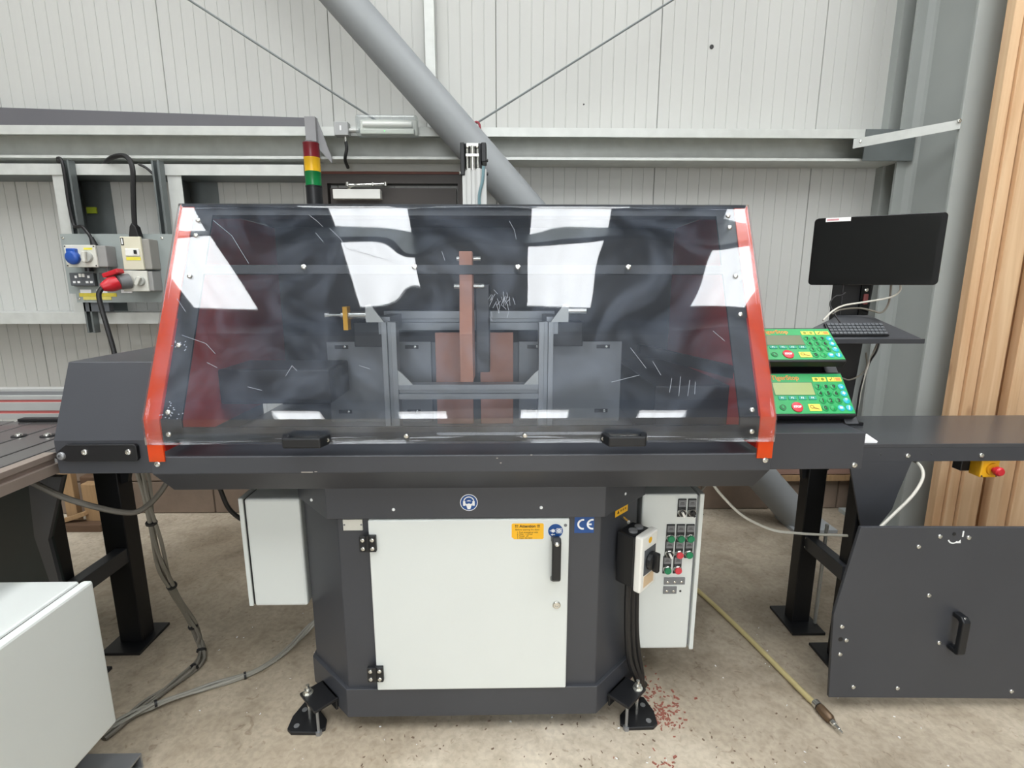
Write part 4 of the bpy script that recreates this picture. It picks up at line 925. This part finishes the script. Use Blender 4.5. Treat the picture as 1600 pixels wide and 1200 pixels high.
# ------------------------------------------------------------------ outfeed table, right
ot = thing('outfeed_table', (1.7, 1.8, 0), 'long anthracite steel outfeed table with front panel on the right', 'table')
build('table_top', MB().box(1.12, 2.6, 1.70, 2.09, .885, .900), TABTOP, ot, .002)
build('front_apron', MB().box(1.12, 2.6, 1.70, 1.706, .836, .886), ANTH, ot)
for x in (1.425, 1.689): bolt(ot, (x, 1.70, .857), r=.009)
for x in (1.33, 1.51): bolt(ot, (x, 1.70, .862), r=.003, m=SCREWD)
def leg(x, y, parent, h, wx=.075, wy=.06):
    l = build('leg', MB().box(x - wx / 2, x + wx / 2, y - wy / 2, y + wy / 2, .012, h), BLACKM, parent, .003)
    build('foot_plate', MB().box(x - wx / 2 - .035, x + wx / 2 + .03, y - .10, y + .09, 0, .012), BLACKM, l, .002)
    return l
leg(1.285, 1.99, ot, .885); leg(1.32, 1.745, ot, .885, .075, .06)
leg(2.45, 1.99, ot, .885); leg(2.45, 1.745, ot, .885, .075, .06)
for x in (1.32, 2.45): build('panel_bracket', MB().box(x - .03, x + .03, 1.512, 1.715, .30, .34), BLACKM, ot)
build('gusset', MB().prism([(1.20, .885), (1.40, .885), (1.34, .70), (1.235, .66)], 'y', 1.98, 2.0), BLACKM, ot)
build('tie_beam', MB().box(1.262, 1.30, 1.72, 1.97, .36, .42), ANTH2, ot, .002)
build('threaded_rod', MB().cyl((1.345, 1.955, .012), (1.345, 1.955, .47), .007), ALU, ot, smooth=True)
for z in (.41, .37): bolt(ot, (1.262, 1.955, z), r=.004)
build('apron_bracket', MB().prism([(1.22, .836), (1.445, .836), (1.413, .718), (1.40, .655), (1.35, .575), (1.34, .50), (1.31, .50), (1.293, .591)], 'y', 1.700, 1.708), ANTH, ot, .002)
fp = build('front_panel', MB().prism([(1.142, .688), (2.5, .672), (2.5, .025), (1.113, .059), (1.092, .377)], 'y', 1.50, 1.512), ANTH, ot, .002)
for x, z in ((1.403, .654), (1.498, .649), (1.339, .619), (1.400, .444), (1.124, .332), (1.13, .228), (1.192, .10), (1.346, .093), (1.747, .074), (1.463, .267), (1.145, .281)): bolt(fp, (x, 1.5, z), r=.0075)
for x, z, rr in ((1.126, .284, .008), (1.449, .662, .006)): build('hole', MB().disc((x, 1.4998, z), U, Wv, rr, .0004), BLACKM, fp)
h = MB(); h.prism([(1.50, .385), (1.468, .385), (1.455, .372), (1.455, .258), (1.462, .248), (1.50, .248), (1.50, .263), (1.474, .266), (1.474, .362), (1.48, .367), (1.50, .368)], 'x', 1.49, 1.516)
build('pull_handle', h, BLACKP, fp, .004)
bolt(fp, (1.503, 1.466, .378), (0, -1, .6), r=.006)
build('arrow_mark', MB().disc((1.45, 1.4995, .648), U, Wv, .020, .0005, 20, .0155, 200, 320).prism([(1.460, .630), (1.473, .642), (1.475, .630)], 'y', 1.499, 1.4995), WHITEINK, fp)
text('lettering', '1', .026, WHITEINK, fp, FRONT(1.478, 1.4994, .661), bold=.0012)
es = thing('emergency_stop', (1.74, 1.75, .768), 'yellow emergency stop box with red mushroom button under the outfeed table', 'switch')
build('mount_block', MB().box(1.683, 1.722, 1.762, 1.80, .775, .836), BLACKP, es, .003)
build('enclosure', MB().box(1.712, 1.778, 1.714, 1.762, .768, .834), YELP, es, .004)
build('button_collar', MB().rev((1.752, 1.714, .800), (0, -1, 0), [(0, .023), (.006, .022)], 20), mat('amber_collar', (214, 150, 24), .4), es, smooth=True)
build('mushroom_button', MB().rev((1.752, 1.708, .800), (0, -1, 0), [(0, .009), (.010, .009), (.012, .016), (.024, .0165), (.030, .012)], 20), RED, es, smooth=True)
for x in (1.718, 1.771): bolt(es, (x, 1.714, .774), r=.003, m=SCREWD)
tag(build('paper_scrap', MB().loft([(1.265, 1.712, .901), (1.318, 1.712, .901), (1.335, 1.73, .901), (1.318, 1.755, .901), (1.27, 1.75, .901)], [(1.272, 1.714, .918), (1.29, 1.716, .924), (1.318, 1.73, .912), (1.304, 1.748, .924), (1.275, 1.746, .917)]), PAPER), 'crumpled white paper scrap on the left end of the outfeed table', 'paper')
cable('white cable sagging from under the machine to the outfeed legs', [(.752, 1.75, .75), (.80, 1.75, .69), (.885, 1.75, .61), (1.0, 1.76, .55), (1.1, 1.78, .525), (1.2, 1.78, .517), (1.284, 1.745, .53)], .005, WHITECAB)
cable('white cable hanging behind the outfeed bracket by the timber', [(1.20, 1.535, .625), (1.27, 1.575, .655), (1.33, 1.60, .69), (1.39, 1.61, .75), (1.44, 1.64, .80), (1.465, 1.69, .826), (1.475, 1.76, .83)], .005, WHITECAB)
cable('black cable looping behind the right end of the machine', [(.69, 1.95, .71), (.80, 1.95, .70), (.95, 1.98, .74), (1.06, 2.0, .80), (1.15, 2.02, .87)], .006, RUBBER)
cable('thin dark cable curving to the floor behind the control cabinet', [(.96, 2.2, .60), (.90, 2.25, .45), (.84, 2.3, .30), (.80, 2.35, .2), (.74, 2.36, .12)], .005, GREYCAB)
tag(build('loose_rod', MB().cyl((.68, 1.95, .52), (.83, 1.97, .512), .0025, n=6), SCREWD), 'thin dark pin sticking out behind the control cabinet', 'rod')

# ------------------------------------------------------------------ infeed table, left
it = thing('infeed_table', (-1.9, 1.5, 0), 'slatted steel infeed table at the left edge', 'table')
SL = [(-1.405, -1.345), (-1.475, -1.412), (-1.565, -1.482), (-1.70, -1.573), (-1.83, -1.708), (-1.92, -1.838), (-2.05, -1.928), (-2.2, -2.058), (-2.4, -2.208)]
for i, (x0, x1) in enumerate(SL): build('slat', MB().box(x0, x1, .95, 1.99, .905, .921), TABLEM, it, .003)
build('slat_bearer', MB().box(-2.4, -1.345, 1.55, 1.60, .87, .905).box(-2.4, -1.345, 1.1, 1.15, .87, .905), BLACKM, it)
for i, x in enumerate((-1.60, -1.70)): build('slot_bolt', MB().rev((x - .02, 1.78, .921), (0, 0, 1), [(0, .022), (.003, .022)], 16), BLACKM, it); bolt(it, (x - .02, 1.78, .924), (0, 0, 1), r=.012)
pf = MB(); pf.box(-1.36, -1.326, .8, 1.475, .945, .962); pf.box(-1.36, -1.334, .8, 1.475, .930, .945); pf.box(-1.36, -1.322, .8, 1.475, .900, .930)
build('edge_profile', pf, mat('floor_tinted_aluminium', (170, 156, 146), .38, .55, .06, 10), it, .001)  # brown of the reflected floor put into the aluminium colour
le = leg(-1.525, 1.92, it, .87, .09, .075)
build('gusset', MB().prism([(-1.60, .905), (-1.40, .905), (-1.455, .70), (-1.56, .66)], 'y', 1.90, 1.92), BLACKM, it)
build('tie_beam', MB().box(-1.53, -1.485, 1.62, 1.89, .37, .43), ANTH2, it, .002)
leg(-1.57, 1.66, it, .87, .07, .07)
build('front_panel', MB().prism([(-1.50, .845), (-1.415, .845), (-1.495, .63), (-1.485, .47), (-1.47, .10), (-2.3, .10), (-2.3, .845)], 'y', 1.588, 1.60), DGREEN, it)
build('edge_strip', MB().prism([(-1.52, .846), (-1.412, .846), (-1.492, .63), (-1.482, .47), (-1.465, .10), (-1.495, .10), (-1.512, .47), (-1.535, .64)], 'y', 1.575, 1.588), ANTH, it)
build('shading_skirt', MB().box(-2.6, -1.42, .95, 1.0, .55, .905), BLACKM, it)  # out of view, extended to keep light off the panel behind
rl = thing('measuring_fence', (-2.0, 1.95, .925), 'long silver aluminium stop fence with two red stripes, left edge', 'fence')
ff = [(-3.0, -1.0)]
for z0, z1, yd, m_, nm in ((.925, .948, 0, ALU, 'rail_band'), (.948, .960, .004, STRIPE, 'red_stripe'), (.960, .994, 0, ALU, 'rail_band'), (.994, 1.004, .004, STRIPE, 'red_stripe'), (1.004, 1.020, 0, ALU, 'rail_band'), (1.020, 1.034, .012, ALUD, 'rail_groove'), (1.034, 1.044, .02, ALU, 'rail_band')):
    build(nm, MB().box(-3.2, -1.31, 2.0 + yd, 2.06, z0, z1), m_, rl, .001 if m_ is ALU else 0)
build('stop_shoe', MB().box(-1.90, -1.63, 1.97, 2.0, .922, .934), BLACKM, rl, .003)

# white box at the lower left and its stand
wbx = thing('junction_cabinet', (-1.29, 1.0, .20), 'large white cabinet in the lower left corner on a steel rail', 'cabinet')
build('case', MB().box(-1.40, -1.165, .55, 1.297, .20, .652), CREAM, wbx, .006)
build('seal', MB().box(-1.165, -1.158, .556, 1.29, .206, .645), BLACKP, wbx)
build('side_door', MB().box(-1.158, -1.13, .55, 1.300, .198, .652), CREAM, wbx, .007, )
sf = MB(); sf.box(-1.6, -1.105, 1.27, 1.335, .0, .006); sf.box(-1.6, -1.105, 1.27, 1.335, .044, .05); sf.box(-1.6, -1.105, 1.27, 1.276, .006, .044); sf.box(-1.6, -1.105, 1.329, 1.335, .006, .044)
build('base_rail', sf, ALUD, wbx); build('post', MB().box(-1.32, -1.26, 1.275, 1.296, .05, .21), ALUD, wbx)
build('base_rail', MB().box(-1.6, -1.2, .6, .66, 0, .05), ALUD, wbx); build('post', MB().box(-1.32, -1.26, .605, .655, .05, .21), ALUD, wbx)

# floor cable bundles
def bundle(label, pts, n, r, m_, ties, spread=.011):
    t = thing('cable_bundle', tuple(pts[-1]), label, 'cable')
    P = spline([Vector(p) for p in pts], 8)
    for i in range(n):
        a = 2 * math.pi * i / n
        Q = []
        for j, p in enumerate(P):
            d_ = (P[min(j + 1, len(P) - 1)] - P[max(j - 1, 0)]).normalized(); s_ = d_.cross(Vector((0, 0, 1))); s_ = s_.normalized() if s_.length > .1 else Vector((1, 0, 0)); u_ = s_.cross(d_)
            k = spread * (1 + .5 * math.sin(j * .35 + i)); an = a + j * .12
            q = p + s_ * k * math.cos(an) + u_ * k * .6 * math.sin(an); q.z = max(q.z, r); Q.append(q)
        build('strand', MB().tube(Q, r, 6), m_, t, smooth=True)
    for f in ties:
        j = int(f * (len(P) - 2)); d_ = (P[j + 1] - P[j]).normalized()
        p = P[j]; p = Vector((p.x, p.y, max(p.z, r)))
        build('cable_tie', MB().cyl(p - d_ * .004, p + d_ * .004, spread + r * 1.1, n=10), RUBBER, t, smooth=True)
    return t
bundle('tied bundle of grey cables hanging left of the base and across floor', [(-1.19, 1.62, .88), (-1.20, 1.64, .70), (-1.215, 1.68, .50), (-1.225, 1.74, .34), (-1.225, 1.80, .18), (-1.215, 1.83, .07), (-1.20, 1.81, .02), (-1.185, 1.735, .012), (-1.225, 1.62, .012), (-1.265, 1.53, .012), (-1.30, 1.43, .012)], 4, .0062, GREYCAB, (.13, .30, .45, .60, .72))
bundle('pair of tied grey cables lying from the base to the white cabinet', [(-.69, 1.90, .30), (-.72, 1.91, .16), (-.80, 1.92, .06), (-.87, 1.83, .014), (-.94, 1.715, .012), (-1.08, 1.635, .012), (-1.19, 1.565, .022), (-1.25, 1.515, .022), (-1.34, 1.42, .012)], 3, .0055, mat('pale_grey_sheath', (150, 148, 138), .5), (.55, .80), .008)
cable('grey cable slung below the infeed table to the machine', [(-1.9, 1.45, .80), (-1.62, 1.46, .835), (-1.45, 1.47, .875), (-1.41, 1.47, .87), (-1.33, 1.50, .80), (-1.22, 1.55, .735), (-1.17, 1.58, .735), (-1.11, 1.60, .80), (-1.08, 1.62, .88)], .009, mat('dark_grey_sheath', (92, 88, 80), .5, 0, .1, 12))
cable('black cable curving into the side of the left white cabinet', [(-1.05, 1.70, .88), (-1.02, 1.74, .76), (-1.01, 1.78, .64), (-.97, 1.82, .565), (-.92, 1.84, .545), (-.87, 1.85, .54)], .008, RUBBER)
# air hose with brass coupling
hs = thing('air_hose', (1.05, 1.6, 0), 'cream air hose with metal coupling lying on the floor', 'hose')
build('hose', MB().tube([(.80, 2.6, .011), (.93, 2.20, .011), (1.0, 1.93, .011), (1.05, 1.69, .011), (1.078, 1.55, .012), (1.086, 1.52, .014)], .0105, 10, 8), HOSEM, hs, smooth=True)
dv = Vector((.012, -.1, 0)).normalized()
build('hose_clip', MB().rev((1.086, 1.525, .016), dv, [(0, .015), (.018, .015)], 14), CHROME, hs, smooth=True)
build('coupling', MB().rev((1.088, 1.505, .017), dv, [(0, .011), (.004, .016), (.05, .0165), (.056, .012), (.06, .012)], 14), BRONZE, hs, smooth=True)
build('nozzle', MB().rev((1.095, 1.444, .017), dv, [(0, .010), (.012, .010), (.014, .006), (.03, .006), (.032, .004), (.045, .003)], 12), CHROME, hs, smooth=True)

# ------------------------------------------------------------------ timber and offcuts
TP = [(2.285, 2.33, 2.50, 0), (2.332, 2.385, 2.485, .0), (2.39, 2.492, 2.47, 0), (2.535, 2.585, 2.455, 0), (2.588, 2.645, 2.465, 0), (2.65, 2.75, 2.45, 0), (2.758, 2.86, 2.47, 0)]
TL = ['leftmost timber plank leaning by the steel column', 'second narrow timber plank from the column', 'broad timber plank third from the column', 'narrow timber plank just right of the dark gap', 'timber plank behind the emergency stop button', 'broad timber plank at the right picture edge', 'last timber plank at the far right of the stack']
for (x0, x1, y, dx), lb in zip(TP, TL):
    h = 3.45 + random.random() * .3
    o = tag(bx('timber_plank', x0, x1, y, y + .047, 0, h, TIMBER, None, .003), lb, 'plank', 'planks standing against the column'); o.rotation_euler = (R(-random.uniform(.1, .5)), 0, 0)
o = tag(bx('timber_plank', 2.493, 2.575, 2.53, 2.57, 0, 3.4, TIMBER, None, .003), 'recessed timber plank in the dark gap of the stack', 'plank', 'planks standing against the column')
tag(bx('offcut_board', -2.665, -2.60, 2.96, 3.0, 0, .36, BRWOOD, None, .003), 'tall brown board offcut leaning at the wall behind the infeed leg', 'board')
tag(bx('offcut_block', -2.59, -2.40, 3.0, 3.1, .0, .30, DWOOD, None, .01), 'dark rough block standing by the wall behind the left leg', 'block')
tag(bx('offcut_block', -2.53, -2.44, 2.93, 2.99, 0, .28, BRWOOD, None, .008), 'pale rough timber block in front of the dark block', 'block')
o = tag(bx('offcut_stick', -2.75, -2.50, 2.90, 2.93, .05, .075, BRWOOD, None, .002), 'thin slanting stick lying against the offcuts', 'stick'); o.rotation_euler = (0, R(-18), 0)
bx_ = tag(bx('offcut_board', -2.9, -2.4, 2.87, 2.95, 0, .045, DWOOD, None, .003), 'low dark board on the floor in front of the offcuts', 'board')

# shavings and specks on the floor
def flakes(name, label, n, place, size, m_, cat):
    mb = MB()
    for _ in range(n):
        x, y = place(); a_ = random.random() * 6.28; l = size * random.uniform(.5, 1.6); w = l * random.uniform(.25, .6); h_ = random.uniform(.001, .004)
        ca, sa = math.cos(a_), math.sin(a_)
        P = [(x + ca * u_ - sa * v_, y + sa * u_ + ca * v_) for u_, v_ in ((-l, -w), (l, -w * .6), (l * .8, w), (-l * .7, w * .8))]
        mb.loft([(p[0], p[1], 0) for p in P], [(p[0], p[1], h_) for p in P])
    o = build(name, mb, m_); tag(o, label, cat, kind='stuff'); return o
CL = [(.53, 1.60, .03, .06), (.56, 1.52, .03, .04), (.50, 1.28, .04, .03), (.44, 1.20, .05, .03), (.30, 1.16, .06, .025), (.54, 1.48, .03, .02)]
def red_place():
    c = random.choice(CL); return random.gauss(c[0], c[2]), random.gauss(c[1], c[3])
flakes('wood_shavings', 'reddish wood shavings scattered on the floor right of the base', 340, red_place, .0048, mat('red_shavings', (150, 92, 78), .9, 0, .15, 30), 'shavings')
flakes('dust_flecks', 'dark flecks of debris scattered on the concrete floor in front', 170, lambda: (random.uniform(-.5, 1.0), random.uniform(1.05, 1.5)), .0032, mat('dark_flecks', (120, 102, 88), .9, 0, .1, 30), 'debris')
flakes('chalk_crumbs', 'tiny white crumbs scattered on the concrete floor', 120, lambda: (random.uniform(-1.2, 1.5), random.uniform(1.05, 2.1)), .0028, PAPER, 'debris')

# like things share a group
for base, g in {'double_socket': 'double sockets on the grey board', 'cladding_rail': 'galvanised rails on the back wall', 'wall_upright': 'galvanised wall uprights', 'channel_strut': 'slotted channels carrying the socket board',
                'tension_rod': 'thin tension rods on the back wall', 'supply_cable': 'supply cables below the isolator', 'keypad_console': 'green keypad consoles', 'backing_board': 'brown boards inside the hood',
                'wall_cable': 'cables feeding the socket board', 'cable': 'loose cables around the machine', 'cable_bundle': 'tied cable bundles on the floor', 'offcut_board': 'timber offcuts by the wall', 'offcut_block': 'timber offcuts by the wall'}.items():
    for o in S.objects:
        if o.parent is None and 'label' in o.keys() and o.name.split('.')[0] == base: o['group'] = g
